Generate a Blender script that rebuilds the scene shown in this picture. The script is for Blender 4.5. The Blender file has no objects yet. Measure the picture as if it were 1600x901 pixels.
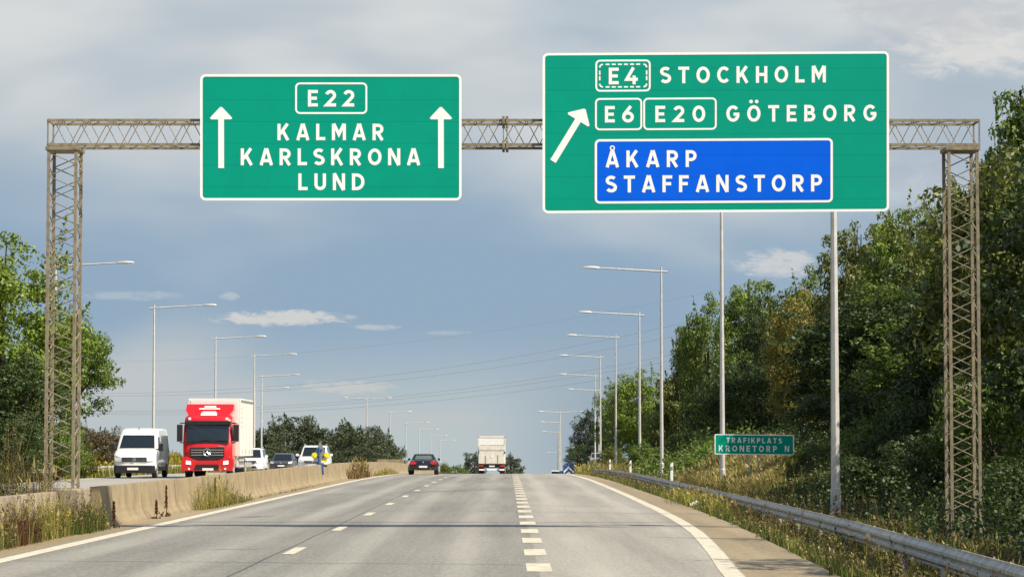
import bpy, bmesh, math, random
import numpy as np
from mathutils import Vector, Matrix
R = math.radians
random.seed(7)
scene = bpy.context.scene
col = scene.collection

# ------------------------------------------------------------------ camera
F = 4200.0                      # focal length in pixels of the 1600 px wide photograph
CAMZ = 1.61
PITCH = math.atan((696 - 450.5) / F)
YAW = 6.0 / F
cam_d = bpy.data.cameras.new('camera'); cam = bpy.data.objects.new('camera', cam_d); col.objects.link(cam)
cam_d.sensor_width = 36; cam_d.lens = F / 1600 * 36
cam_d.clip_start = 0.5; cam_d.clip_end = 9000
cam.location = (0, 0, CAMZ)
cam.rotation_euler = (math.pi / 2 + PITCH, 0, -YAW)
scene.camera = cam

# ------------------------------------------------------------------ sky and sun
SUN_EL, SUN_AZ = 47.0, 120.0    # azimuth clockwise from +Y (the road): the sun stands to the right, a little behind
SKY = 0.10
W = bpy.data.worlds.new('World'); scene.world = W; W.use_nodes = True
nt = W.node_tree; N = nt.nodes; L = nt.links
for n in list(N): N.remove(n)
def nd(t, **k):
    n = N.new(t)
    for a, b in k.items(): setattr(n, a, b)
    return n
out = nd('ShaderNodeOutputWorld'); bg = nd('ShaderNodeBackground'); L.new(bg.outputs[0], out.inputs[0])
bg.inputs[1].default_value = SKY
sky = nd('ShaderNodeTexSky'); sky.sky_type = 'NISHITA'; sky.sun_disc = False
sky.sun_elevation = R(SUN_EL); sky.sun_rotation = R(SUN_AZ); sky.dust_density = 2.0; sky.air_density = 1.0
tc = nd('ShaderNodeTexCoord'); sep = nd('ShaderNodeSeparateXYZ'); L.new(tc.outputs['Generated'], sep.inputs[0])
def mth(op, a, b=None, c=None, clamp=False):
    n = nd('ShaderNodeMath', operation=op, use_clamp=clamp)
    for i, v in enumerate((a, b, c)):
        if v is None: continue
        if isinstance(v, (int, float)): n.inputs[i].default_value = v
        else: L.new(v, n.inputs[i])
    return n.outputs[0]
def mix(f, a, b):
    n = nd('ShaderNodeMix', data_type='RGBA')
    if isinstance(f, (int, float)): n.inputs[0].default_value = f
    else: L.new(f, n.inputs[0])
    for i, v in ((6, a), (7, b)):
        if isinstance(v, tuple): n.inputs[i].default_value = (*v, 1)
        else: L.new(v, n.inputs[i])
    return n.outputs[2]
def smooth(v, a, b):
    n = nd('ShaderNodeMapRange', interpolation_type='SMOOTHSTEP'); L.new(v, n.inputs[0])
    n.inputs[1].default_value = a; n.inputs[2].default_value = b
    return n.outputs[0]
def noise(vec, scale, detail=5, rough=.55, dist=0.0):
    n = nd('ShaderNodeTexNoise'); L.new(vec, n.inputs['Vector']); n.inputs['Scale'].default_value = scale
    n.inputs['Detail'].default_value = detail; n.inputs['Roughness'].default_value = rough; n.inputs['Distortion'].default_value = dist
    return n.outputs[0]
dx, dy, dz = sep.outputs[0], sep.outputs[1], sep.outputs[2]
ysafe = mth('MAXIMUM', mth('ABSOLUTE', dy), .25)
az = mth('DIVIDE', dx, ysafe); el = mth('DIVIDE', dz, ysafe)
cv = nd('ShaderNodeCombineXYZ'); L.new(az, cv.inputs[0]); L.new(mth('MULTIPLY', el, 2.6), cv.inputs[1]); L.new(dy, cv.inputs[2])
K = .745 / SKY
def C(r, g, b, k=1.0): return (r * K * k, g * K * k, b * K * k)
n1 = noise(cv.outputs[0], 5.0, 4, .45, .3); n2 = noise(cv.outputs[0], 9.0, 3, .42, .2)
deck = mth('ADD', mth('MULTIPLY', n1, .7), mth('MULTIPLY', n2, .3))
low = mix(smooth(el, .005, .05), C(.49, .555, .57), C(.29, .41, .54))          # pale near the horizon, slate blue above
low = mix(mth('MULTIPLY', smooth(az, -.02, .05), smooth(el, .06, .0)), low, C(.285, .375, .475))
veil = smooth(mth('ADD', mth('MULTIPLY', el, 4.2), mth('MULTIPLY', deck, 1.5)), 0.98, 1.5)
deckc = mix(smooth(n2, .28, .70), C(.49, .55, .60), C(.72, .735, .725))
base = mix(mth('MULTIPLY', veil, .93), low, deckc)
base = mix(mth('MULTIPLY', mth('MULTIPLY', smooth(el, .0, .022), smooth(el, .06, .03)), mth('MULTIPLY', smooth(n1, .42, .62), smooth(az, .03, -.06))), base, C(.52, .56, .58))
def puff(a, e, ra, re_, colr, amt=1.0, rough=30, soft=.5):
    ex = mth('DIVIDE', mth('SUBTRACT', az, a), ra); ey = mth('DIVIDE', mth('SUBTRACT', el, e), re_)
    r2 = mth('ADD', mth('MULTIPLY', ex, ex), mth('MULTIPLY', ey, ey))
    nn = noise(cv.outputs[0], rough * 2.4, 6, .62, .6)
    m = smooth(mth('ADD', mth('SUBTRACT', 1.0, r2), mth('MULTIPLY', mth('SUBTRACT', nn, .5), 3.0)), -.1, soft + .25)
    return mth('MULTIPLY', m, amt), colr
def pa(px): return (px - 794) / F
def pe(py): return (696 - py) / F
for args in ((pa(440), pe(497), .027, .0032, C(.66, .66, .64), .9, 60, .6), (pa(585), pe(511), .010, .0012, C(.60, .62, .62), .6, 70, .8),
             (pa(540), pe(605), .020, .0028, C(.60, .60, .58), .75, 60, .7), (pa(1215), pe(412), .016, .0060, C(.64, .65, .66), .85, 55, .8),
             (pa(358), pe(463), .004, .0016, C(.58, .62, .64), .6, 80, .8), (pa(620), pe(655), .045, .004, C(.53, .55, .56), .6, 45, .9),
             (pa(1530), pe(60), .035, .016, C(.74, .73, .71), .9, 30, .9), (pa(205), pe(462), .022, .002, C(.52, .58, .62), .5, 60, .9),
             (pa(700), pe(520), .010, .001, C(.5, .56, .61), .5, 70, .9)):
    f, c = puff(*args); base = mix(f, base, c)
# darker bellies of the deck in the upper right, then the wide sky: open Nishita blue shows through elsewhere
f, c = puff(pa(1480), pe(20), .05, .014, C(.46, .49, .55), .5, 24, 1.0); base = mix(f, base, c)
f, c = puff(pa(1440), pe(265), .03, .012, C(.40, .46, .56), .5, 24, 1.0); base = mix(f, base, c)
frontal = mth('MULTIPLY', smooth(dy, .3, .7), smooth(el, .55, .3))
wide = mix(mth('MULTIPLY', smooth(noise(tc.outputs['Generated'], 3.0, 6), .45, .65), .4), sky.outputs[0], C(.28, .31, .34))
L.new(mix(frontal, wide, base), bg.inputs[0])

sd = bpy.data.lights.new('sun', 'SUN'); sun = bpy.data.objects.new('sun', sd); col.objects.link(sun)
sd.energy = 5.0; sd.angle = R(.53); sd.color = (1.0, .91, .76)
a, e = R(SUN_AZ), R(SUN_EL)
to_sun = Vector((math.sin(a) * math.cos(e), math.cos(a) * math.cos(e), math.sin(e)))
sun.rotation_euler = to_sun.to_track_quat('Z', 'Y').to_euler()
sun.location = (60, -30, 60)

scene.view_settings.view_transform = 'Standard'; scene.view_settings.look = 'None'
scene.view_settings.exposure = 0.42; scene.view_settings.gamma = 1.0; scene.view_settings.use_curve_mapping = False
scene.render.engine = 'CYCLES'
scene.cycles.max_bounces = 5; scene.cycles.transparent_max_bounces = 4; scene.cycles.diffuse_bounces = 3; scene.cycles.glossy_bounces = 2
scene.cycles.use_denoising = True

def P(px, py, Y):
    """world point seen at photo pixel (px,py) at distance Y down the road"""
    u, v = (px - 800) / F, (450.5 - py) / F
    x, y, z = u, math.cos(PITCH) - v * math.sin(PITCH), math.sin(PITCH) + v * math.cos(PITCH)
    c, s = math.cos(YAW), math.sin(YAW)
    x, y = x * c + y * s, -x * s + y * c
    k = Y / y
    return Vector((x * k, Y, CAMZ + z * k))

# ------------------------------------------------------------------ materials
def material(name, color, rough=.6, metal=0.0, var=0.0, vscale=4.0, spec=.5, bump=0.0, bscale=30.0, coat=0.0, coord='Object', col2=None, island=0.0, trans=0.0, emit=None):
    m = bpy.data.materials.new(name); m.use_nodes = True
    t = m.node_tree; b = t.nodes['Principled BSDF']
    b.inputs['Roughness'].default_value = rough; b.inputs['Metallic'].default_value = metal
    b.inputs['Specular IOR Level'].default_value = spec; b.inputs['Coat Weight'].default_value = coat
    b.inputs['Base Color'].default_value = (*color, 1)
    if emit: b.inputs['Emission Color'].default_value = (*emit[0], 1); b.inputs['Emission Strength'].default_value = emit[1]
    c2 = col2 or tuple(c * (1 - var) for c in color)
    if island:
        g = t.nodes.new('ShaderNodeNewGeometry'); mx = t.nodes.new('ShaderNodeMix'); mx.data_type = 'RGBA'
        mx.inputs[6].default_value = (*color, 1); mx.inputs[7].default_value = (*c2, 1)
        t.links.new(g.outputs['Random Per Island'], mx.inputs[0]); t.links.new(mx.outputs[2], b.inputs['Base Color'])
        src = mx.outputs[2]
    elif var or col2:
        tcn = t.nodes.new('ShaderNodeTexCoord'); nz = t.nodes.new('ShaderNodeTexNoise')
        nz.inputs['Scale'].default_value = vscale; nz.inputs['Detail'].default_value = 7; nz.inputs['Roughness'].default_value = .65
        t.links.new(tcn.outputs[coord], nz.inputs['Vector'])
        mr = t.nodes.new('ShaderNodeMapRange'); mr.inputs[1].default_value = .35; mr.inputs[2].default_value = .68
        t.links.new(nz.outputs[0], mr.inputs[0])
        mx = t.nodes.new('ShaderNodeMix'); mx.data_type = 'RGBA'
        mx.inputs[6].default_value = (*color, 1); mx.inputs[7].default_value = (*c2, 1)
        t.links.new(mr.outputs[0], mx.inputs[0]); t.links.new(mx.outputs[2], b.inputs['Base Color'])
        src = mx.outputs[2]
    if bump:
        tcn = t.nodes.new('ShaderNodeTexCoord'); nz = t.nodes.new('ShaderNodeTexNoise')
        nz.inputs['Scale'].default_value = bscale; nz.inputs['Detail'].default_value = 5
        t.links.new(tcn.outputs[coord], nz.inputs['Vector'])
        bp = t.nodes.new('ShaderNodeBump'); bp.inputs['Strength'].default_value = bump; bp.inputs['Distance'].default_value = .02
        t.links.new(nz.outputs[0], bp.inputs['Height']); t.links.new(bp.outputs[0], b.inputs['Normal'])
    if trans:
        tr = t.nodes.new('ShaderNodeBsdfTranslucent'); ms = t.nodes.new('ShaderNodeMixShader'); ms.inputs[0].default_value = trans
        if island or var or col2: t.links.new(src, tr.inputs[0])
        else: tr.inputs[0].default_value = (*color, 1)
        t.links.new(b.outputs[0], ms.inputs[1]); t.links.new(tr.outputs[0], ms.inputs[2])
        t.links.new(ms.outputs[0], t.nodes['Material Output'].inputs[0])
    return m

def road_material(name, c, c2, tracks=()):
    m = bpy.data.materials.new(name); m.use_nodes = True; t = m.node_tree; b = t.nodes['Principled BSDF']
    b.inputs['Roughness'].default_value = .62; b.inputs['Specular IOR Level'].default_value = .45
    tcn = t.nodes.new('ShaderNodeTexCoord')
    def tn(scale, detail, mapping=None, rough=.6):
        z = t.nodes.new('ShaderNodeTexNoise'); z.inputs['Scale'].default_value = scale; z.inputs['Detail'].default_value = detail; z.inputs['Roughness'].default_value = rough
        if mapping:
            mp = t.nodes.new('ShaderNodeMapping'); mp.inputs['Scale'].default_value = mapping
            t.links.new(tcn.outputs['Object'], mp.inputs[0]); t.links.new(mp.outputs[0], z.inputs['Vector'])
        else: t.links.new(tcn.outputs['Object'], z.inputs['Vector'])
        return z.outputs[0]
    def tm(op, a, b_, clamp=False):
        q = t.nodes.new('ShaderNodeMath'); q.operation = op; q.use_clamp = clamp
        for i, v in enumerate((a, b_)):
            if isinstance(v, (int, float)): q.inputs[i].default_value = v
            else: t.links.new(v, q.inputs[i])
        return q.outputs[0]
    grain = tn(16, 3, (1, .16, 1), .85); streak = tn(1.2, 4, (1.6, .05, 1)); patch = tn(.12, 4, (1, .35, 1)); fine = tn(60, 2, (1, .12, 1), .8)
    f = tm('ADD', tm('MULTIPLY', grain, .75), tm('ADD', tm('MULTIPLY', streak, .55), tm('ADD', tm('MULTIPLY', patch, .45), tm('MULTIPLY', fine, .50))))
    if tracks:
        sx = t.nodes.new('ShaderNodeSeparateXYZ'); t.links.new(tcn.outputs['Object'], sx.inputs[0])
        for x0 in tracks:
            d = tm('DIVIDE', tm('SUBTRACT', sx.outputs[0], x0), .35); g = tm('POWER', 2.718, tm('MULTIPLY', tm('MULTIPLY', d, d), -1.0))
            f = tm('ADD', f, tm('MULTIPLY', g, .17))
    mr = t.nodes.new('ShaderNodeMapRange'); mr.inputs[1].default_value = .92; mr.inputs[2].default_value = 1.46; t.links.new(f, mr.inputs[0])
    mx = t.nodes.new('ShaderNodeMix'); mx.data_type = 'RGBA'; mx.inputs[6].default_value = (*c, 1); mx.inputs[7].default_value = (*c2, 1)
    t.links.new(mr.outputs[0], mx.inputs[0]); t.links.new(mx.outputs[2], b.inputs['Base Color'])
    bp = t.nodes.new('ShaderNodeBump'); bp.inputs['Strength'].default_value = .35; bp.inputs['Distance'].default_value = .01
    t.links.new(tm('ADD', grain, fine), bp.inputs['Height']); t.links.new(bp.outputs[0], b.inputs['Normal'])
    return m

def sign_material(name, color):
    """enamelled plank sign: faint horizontal joints every .41 m, slight weathering"""
    m = material(name, color, rough=.5, var=.08, vscale=1.5, spec=.12)
    t = m.node_tree; b = t.nodes['Principled BSDF']
    tcn = t.nodes.new('ShaderNodeTexCoord'); sx = t.nodes.new('ShaderNodeSeparateXYZ'); t.links.new(tcn.outputs['Object'], sx.inputs[0])
    def tm(op, a, b_):
        q = t.nodes.new('ShaderNodeMath'); q.operation = op
        for i, v in enumerate((a, b_)):
            if isinstance(v, (int, float)): q.inputs[i].default_value = v
            else: t.links.new(v, q.inputs[i])
        return q.outputs[0]
    fr = tm('FRACT', tm('DIVIDE', tm('ADD', sx.outputs[2], 40.0), .415), 0)
    ln = tm('LESS_THAN', fr, .035)
    mx = t.nodes.new('ShaderNodeMix'); mx.data_type = 'RGBA'; mx.inputs[7].default_value = (*[c * .45 for c in color], 1)
    src = b.inputs['Base Color'].links[0].from_socket
    t.links.new(src, mx.inputs[6]); t.links.new(tm('MULTIPLY', ln, .35), mx.inputs[0]); t.links.new(mx.outputs[2], b.inputs['Base Color'])
    return m

M = {}
M['asphalt'] = road_material('asphalt', (.135, .130, .112), (.345, .33, .285), (-6.3, -4.4, -2.4, -.7))
M['asphalt_pale'] = road_material('asphalt_pale', (.20, .19, .162), (.42, .395, .335), (1.2, 3.0))
M['asphalt_edge'] = road_material('asphalt_edge', (.20, .155, .09), (.40, .32, .19))
M['concrete_road'] = road_material('concrete_road', (.30, .29, .26), (.40, .385, .35))
M['paint_road'] = material('road_paint', (.68, .63, .49), .7, var=.42, vscale=5)
M['tar'] = material('tar', (.055, .053, .05), .5, var=.3, vscale=3)
M['soil'] = material('soil', (.055, .06, .022), .95, vscale=.35, col2=(.10, .10, .035), bump=.5, bscale=3)
M['concrete'] = material('concrete', (.32, .252, .145), .9, vscale=1.3, col2=(.19, .152, .095), bump=.35, bscale=9)
M['concrete_dirty'] = material('concrete_dirty', (.36, .30, .21), .95, vscale=2.5, col2=(.17, .14, .10), bump=.4, bscale=10)
M['galv'] = material('galvanised_steel', (.60, .59, .56), .5, metal=.15, var=.22, vscale=2.5)
M['rail'] = material('guardrail_steel', (.66, .64, .58), .5, metal=.15, vscale=4, col2=(.36, .32, .26))
M['truss'] = material('truss_paint', (.31, .262, .172), .7, metal=.1, vscale=9, col2=(.15, .125, .085))
M['green'] = sign_material('sign_green', (.0, .32, .215))
M['blue'] = sign_material('sign_blue', (.0, .12, .80))
M['signwhite'] = material('sign_white', (.93, .93, .90), .5, var=.03, vscale=5)
M['signback'] = material('sign_back_grey', (.30, .31, .31), .5, metal=.3, var=.15)
M['black'] = material('black_plastic', (.018, .018, .02), .45, var=.3)
M['rubber'] = material('tyre_rubber', (.02, .02, .02), .85)
M['glass'] = material('dark_glass', (.012, .018, .022), .06, spec=.9)
M['glass_soft'] = material('rear_glass', (.10, .13, .12), .15, spec=.8)
M['white'] = material('white_paint', (.82, .82, .80), .3, coat=.5, var=.05)
M['cream'] = material('cream_panel', (.82, .79, .70), .5, vscale=2, col2=(.72, .69, .60))
M['dirtywhite'] = material('dirty_white_panel', (.78, .75, .66), .6, vscale=3, col2=(.56, .52, .43))
M['red'] = material('red_paint', (.62, .012, .018), .28, coat=.6, var=.08)
M['carblack'] = material('black_paint', (.012, .012, .018), .2, coat=.7)
M['cargrey'] = material('grey_paint', (.12, .12, .115), .3, coat=.6, metal=.4)
M['silver'] = material('silver_paint', (.5, .5, .48), .3, metal=.5)
M['chrome'] = material('chrome', (.75, .75, .75), .2, metal=.9)
M['lamp'] = material('headlight_glass', (.85, .88, .9), .12, spec=.9)
M['lamp_on'] = material('lit_headlight', (.95, .95, .9), .2, emit=((1, .97, .88), 1.2))
M['tail'] = material('tail_light_red', (.55, .015, .02), .2, spec=.8)
M['plate'] = material('number_plate', (.80, .80, .76), .5)
M['platetext'] = material('plate_text', (.03, .03, .03), .6)
M['yellow'] = material('yellow_lamp', (.85, .72, .02), .35)
M['bluepaint'] = material('blue_paint', (.02, .09, .30), .45)
M['bark'] = material('bark', (.085, .068, .05), .95, var=.4, vscale=6, bump=.5)
M['cable'] = material('power_cable', (.20, .22, .26), .6)
LEAF = {}
for k, c1, c2 in (('green', (.155, .225, .018), (.055, .10, .012)), ('olive', (.185, .205, .024), (.07, .095, .012)),
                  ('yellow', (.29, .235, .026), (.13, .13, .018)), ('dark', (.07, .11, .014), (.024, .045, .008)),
                  ('grey', (.085, .105, .055), (.04, .055, .03)), ('brown', (.135, .095, .04), (.06, .055, .022)),
                  ('bright', (.22, .30, .024), (.09, .15, .014)), ('far', (.085, .105, .035), (.038, .055, .022))):
    LEAF[k] = material('leaf_' + k, c1, .55, col2=c2, island=1, trans=.28, spec=.6)
BL = {}
for k, c1, c2 in (('green', (.13, .19, .03), (.05, .085, .018)), ('straw', (.46, .38, .16), (.22, .19, .06)), ('yellow', (.42, .36, .04), (.22, .22, .03)),
                  ('rust', (.16, .06, .035), (.09, .03, .02)), ('brown', (.22, .15, .07), (.10, .07, .035)), ('gold', (.62, .47, .03), (.45, .33, .03)),
                  ('deep', (.055, .095, .018), (.025, .045, .01)), ('olive', (.26, .25, .06), (.12, .13, .03))):
    BL[k] = material('blade_' + k, c1, .7, col2=c2, island=1, trans=.3, spec=.25)

# ------------------------------------------------------------------ helpers
def tag(o, label=None, cat=None, group=None, kind=None):
    if label: o['label'] = label
    if cat: o['category'] = cat
    if group: o['group'] = group
    if kind: o['kind'] = kind
    return o
def thing(name, label, cat, loc=(0, 0, 0), group=None, rz=0.0):
    o = bpy.data.objects.new(name, None); col.objects.link(o); o.location = loc; o.rotation_euler = (0, 0, rz)
    o.empty_display_size = .3
    return tag(o, label, cat, group)
def copy_tree(o, parent=None):
    c = o.copy(); col.objects.link(c); c.parent = parent
    for ch in KIDS.get(o.name, []): KIDS.setdefault(c.name, []).append(copy_tree(ch, c))
    return c
KIDS = {}
class MB:
    def __init__(s): s.v = []; s.f = []
    def add(s, vs, fs):
        b = len(s.v); s.v += [tuple(v) for v in vs]; s.f += [tuple(b + i for i in f) for f in fs]; return s
    def box(s, x0, x1, y0, y1, z0, z1):
        return s.add([(x, y, z) for x in (x0, x1) for y in (y0, y1) for z in (z0, z1)],
                     [(0, 1, 3, 2), (4, 6, 7, 5), (0, 4, 5, 1), (2, 3, 7, 6), (0, 2, 6, 4), (1, 5, 7, 3)])
    def cbox(s, c, d): return s.box(c[0] - d[0] / 2, c[0] + d[0] / 2, c[1] - d[1] / 2, c[1] + d[1] / 2, c[2] - d[2] / 2, c[2] + d[2] / 2)
    def prism(s, poly, y0, y1):
        """poly: (x,z) outline seen from the front, thick from y0 to y1"""
        n = len(poly)
        return s.add([(x, y0, z) for x, z in poly] + [(x, y1, z) for x, z in poly],
                     [tuple(range(n))[::-1], tuple(range(n, 2 * n))] + [(i, (i + 1) % n, n + (i + 1) % n, n + i) for i in range(n)])
    def xprism(s, poly, x0, x1):
        n = len(poly)
        return s.add([(x0, y, z) for y, z in poly] + [(x1, y, z) for y, z in poly],
                     [tuple(range(n)), tuple(range(n, 2 * n))[::-1]] + [(i, n + i, n + (i + 1) % n, (i + 1) % n) for i in range(n)])
    def tube(s, pts, rad, n=6, rot=0.0):
        pts = [Vector(p) for p in pts]
        if isinstance(rad, (int, float)): rad = [rad] * len(pts)
        b = len(s.v)
        for i, p in enumerate(pts):
            d = (pts[min(i + 1, len(pts) - 1)] - pts[max(i - 1, 0)]).normalized()
            u = d.cross(Vector((0, 0, 1)) if abs(d.z) < .9 else Vector((1, 0, 0))).normalized(); w = d.cross(u)
            for k in range(n):
                t = 2 * math.pi * k / n + rot; s.v.append(tuple(p + (u * math.cos(t) + w * math.sin(t)) * rad[i]))
        for i in range(len(pts) - 1):
            for k in range(n):
                s.f.append((b + i * n + k, b + i * n + (k + 1) % n, b + (i + 1) * n + (k + 1) % n, b + (i + 1) * n + k))
        s.f.append(tuple(b + k for k in range(n))[::-1]); s.f.append(tuple(b + (len(pts) - 1) * n + k for k in range(n)))
        return s
    def cyl(s, c, r, h, axis='z', n=20, r2=None):
        c = Vector(c); d = {'x': Vector((1, 0, 0)), 'y': Vector((0, 1, 0)), 'z': Vector((0, 0, 1))}[axis]
        return s.tube([c - d * h / 2, c + d * h / 2], [r, r if r2 is None else r2], n)
    def build(s, name, mat, parent=None, off=None, smooth=False, bevel=0, label=None):
        me = bpy.data.meshes.new(name)
        o3 = Vector(off) if off is not None else None
        me.from_pydata([tuple(Vector(v) - o3) for v in s.v] if o3 else s.v, [], s.f)
        bm = bmesh.new(); bm.from_mesh(me); bmesh.ops.recalc_face_normals(bm, faces=bm.faces)
        if smooth:
            for f in bm.faces: f.smooth = True
            for e_ in bm.edges:
                if len(e_.link_faces) != 2 or e_.calc_face_angle(0) > .6: e_.smooth = False
        bm.to_mesh(me); bm.free()
        me.materials.append(mat)
        o = bpy.data.objects.new(name, me); col.objects.link(o)
        if parent is not None:
            o.parent = parent; KIDS.setdefault(parent.name, []).append(o)
        if bevel:
            md = o.modifiers.new('bevel', 'BEVEL'); md.width = bevel; md.segments = 2; md.limit_method = 'ANGLE'; md.angle_limit = R(35)
        if label: o['label'] = label
        return o
def fast_mesh(name, verts, faces_flat, nper, mats, mat_idx=None, parent=None):
    me = bpy.data.meshes.new(name)
    nv, nf = len(verts), len(faces_flat) // nper
    me.vertices.add(nv); me.vertices.foreach_set('co', np.asarray(verts, dtype=np.float32).ravel())
    me.loops.add(nf * nper); me.loops.foreach_set('vertex_index', np.asarray(faces_flat, dtype=np.int32))
    me.polygons.add(nf); me.polygons.foreach_set('loop_start', np.arange(0, nf * nper, nper, dtype=np.int32))
    if mat_idx is not None: me.polygons.foreach_set('material_index', np.asarray(mat_idx, dtype=np.int32))
    for m in mats: me.materials.append(m)
    me.update(calc_edges=True)
    o = bpy.data.objects.new(name, me); col.objects.link(o)
    if parent is not None:
        o.parent = parent; KIDS.setdefault(parent.name, []).append(o)
    return o

# ------------------------------------------------------------------ the lie of the land
def prof(y):
    y = np.asarray(y, dtype=float)
    u = np.clip(y - 110, 0, 190)
    return -5.6e-5 * u * u - .016 * np.maximum(y - 300, 0)
def pf(y): return float(prof(y))
def ss(a, b, x):
    t = np.clip((np.asarray(x, float) - a) / (b - a), 0, 1); return t * t * (3 - 2 * t)
EK = [(-30, .6), (15, 2.15), (25, 2.6), (35, 2.98), (41, 3.27), (49, 3.6), (57, 3.8), (69, 3.92), (90, 4.0), (130, 4.04), (400, 4.1), (6000, 4.1)]
SK = [(-30, 2.2), (15, 3.45), (25, 3.85), (33, 4.1), (41, 4.3), (55, 4.64), (72, 4.8), (400, 4.9), (6000, 4.9)]
def ek(y): return np.interp(y, *zip(*EK))
def sk(y): return np.interp(y, *zip(*SK))
def gz(x, y):
    x = np.asarray(x, float); y = np.asarray(y, float); z = prof(y); s = sk(y)
    r = -.30 * ss(s, s + .9, x)
    B = .25 + 1.45 * ss(80, 108, y) * (1 - ss(150, 200, y))
    r = r + ss(7.9, 11.4, x) * B + .5 * ss(11, 30, x)
    r = r + ss(200, 350, y) * 1.7 * ss(6, 9, x)
    l = .10 * ss(-9.2, -10.3, x) * 1.0 + .45 * ss(-21, -32, x) - .06 * ss(-19.9, -21, x)
    return z + r + l - .03

# ground sheet
xs = np.concatenate([[-3000, -1200, -500, -200, -90, -60, -45], np.arange(-38, -8, 1.0), [-8, -6, -3, 0, 2], np.arange(2.5, 16, .45), np.arange(16.5, 40, 3), [45, 60, 90, 200, 500, 1200, 3000]])
ys = np.concatenate([[-200, -60], np.arange(-30, 260, 4.0), np.arange(265, 420, 12), [450, 500, 600, 800, 1200, 2000, 3500, 6000]])
gx, gy = np.meshgrid(xs, ys)
gzz = gz(gx, gy)
rs = np.random.RandomState(3)
gzz += rs.normal(0, .03, gzz.shape) * ((gx > 7) | (gx < -21))
vv = np.stack([gx, gy, gzz], -1).reshape(-1, 3)
nx, ny = len(xs), len(ys)
ii, jj = np.meshgrid(np.arange(nx - 1), np.arange(ny - 1)); q = (jj * nx + ii).ravel()
g = fast_mesh('ground', vv, np.stack([q, q + 1, q + nx + 1, q + nx], -1).ravel(), 4, [M['soil']]); tag(g, kind='structure')
for p_ in g.data.polygons: p_.use_smooth = True

YR = np.concatenate([np.arange(-20, 110, 5.0), np.arange(110, 320, 4.0), np.arange(320, 800, 30.0)])
def strip(name, xa, xb, mat, dz_=0.0, ylist=YR, kind='structure'):
    m = MB()
    for i in range(len(ylist) - 1):
        y0, y1 = float(ylist[i]), float(ylist[i + 1])
        a0, a1 = (float(xa(y0)), float(xa(y1))) if callable(xa) else (xa, xa)
        b0, b1 = (float(xb(y0)), float(xb(y1))) if callable(xb) else (xb, xb)
        m.add([(a0, y0, pf(y0) + dz_), (b0, y0, pf(y0) + dz_), (b1, y1, pf(y1) + dz_), (a1, y1, pf(y1) + dz_)], [(0, 1, 2, 3)])
    bm_o = m.build(name, mat, smooth=False)
    me = bm_o.data; bm = bmesh.new(); bm.from_mesh(me); bmesh.ops.remove_doubles(bm, verts=bm.verts, dist=1e-5)
    for f_ in bm.faces:
        f_.smooth = True
        if f_.normal.z < 0: f_.normal_flip()
    bm.to_mesh(me); bm.free()
    return tag(bm_o, kind=kind)
strip('road', -7.38, .40, M['asphalt'])
strip('exit_lane', .40, lambda y: ek(y) + .02, M['asphalt_pale'])
strip('road_shoulder', lambda y: ek(y) + .02, lambda y: sk(y), M['asphalt_edge'])
strip('median_strip', -8.9, -7.38, M['asphalt_edge'])
strip('opposite_road', -20.0, -10.2, M['concrete_road'], .10)
strip('edge_line', -7.26, -6.98, M['paint_road'], .005)
strip('edge_line', lambda y: ek(y) - .25, lambda y: ek(y), M['paint_road'], .005)
strip('edge_line', -10.75, -10.5, M['paint_road'], .105)
strip('edge_line', -19.4, -19.15, M['paint_road'], .105)
# dashes
dm = MB()
def dash(x0, x1, y0, y1, z=0.0):
    n = 2
    for k in range(n):
        a_, b_ = y0 + (y1 - y0) * k / n, y0 + (y1 - y0) * (k + 1) / n
        dm.add([(x0, a_, pf(a_) + .005 + z), (x1, a_, pf(a_) + .005 + z), (x1, b_, pf(b_) + .005 + z), (x0, b_, pf(b_) + .005 + z)], [(0, 1, 2, 3)])
y = 41.5 - 22.3
while y < 330: dash(-3.37, -3.19, y - 1.35, y + 1.35); y += 11.15
y = 35.8 - 20.4
while y < 260: dash(.24, .57, y - 1.2, y + 1.2); y += 5.1
y = 20.0
while y < 330: dash(-15.3, -15.12, y - 1.5, y + 1.5, .10); y += 12
tag(dm.build('lane_markings', M['paint_road']), kind='structure')
# tar seams, cracks and a skid mark
tm_ = MB()
def seam(pts, w, z=.003):
    for (p0, p1) in zip(pts[:-1], pts[1:]):
        d = Vector((p1[0] - p0[0], p1[1] - p0[1], 0)); nrm = Vector((-d.y, d.x, 0)).normalized() * w / 2
        a_, b_ = Vector((p0[0], p0[1], pf(p0[1]) + z)), Vector((p1[0], p1[1], pf(p1[1]) + z))
        tm_.add([a_ - nrm, b_ - nrm, b_ + nrm, a_ + nrm], [(0, 1, 2, 3)])
def wavy(x0, y0, x1, y1, n, amp, w):
    pts = [(x0 + (x1 - x0) * k / n + random.uniform(-amp, amp) * (abs(y1 - y0) > abs(x1 - x0)), y0 + (y1 - y0) * k / n + random.uniform(-amp, amp) * (abs(y1 - y0) <= abs(x1 - x0)) * 6) for k in range(n + 1)]
    seam(pts, w)
wavy(-7, 88, -1, 97, 9, .05, .10); wavy(-3, 95, .3, 103, 5, .05, .10)
wavy(-6.9, 38.0, .2, 36.6, 14, .02, .035); wavy(.5, 73, 3.6, 71, 8, .03, .05); wavy(.5, 54, 3.3, 53, 8, .03, .04)
wavy(-3.45, 26, -3.5, 120, 30, .02, .025); pass
wavy(-7.1, 57.2, 3.5, 56.6, 22, .03, .10); wavy(-2.2, 120, -.5, 127, 6, .05, .12)
for k in range(5):
    x_, y_ = -5.9 + random.uniform(-.3, .3), 60.5 + k * .35; wavy(x_, y_, x_ + random.uniform(.25, .5), y_ + .5, 3, .02, .06)
wavy(-4.6, 42, -3.9, 42.1, 4, .01, .05)
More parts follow.
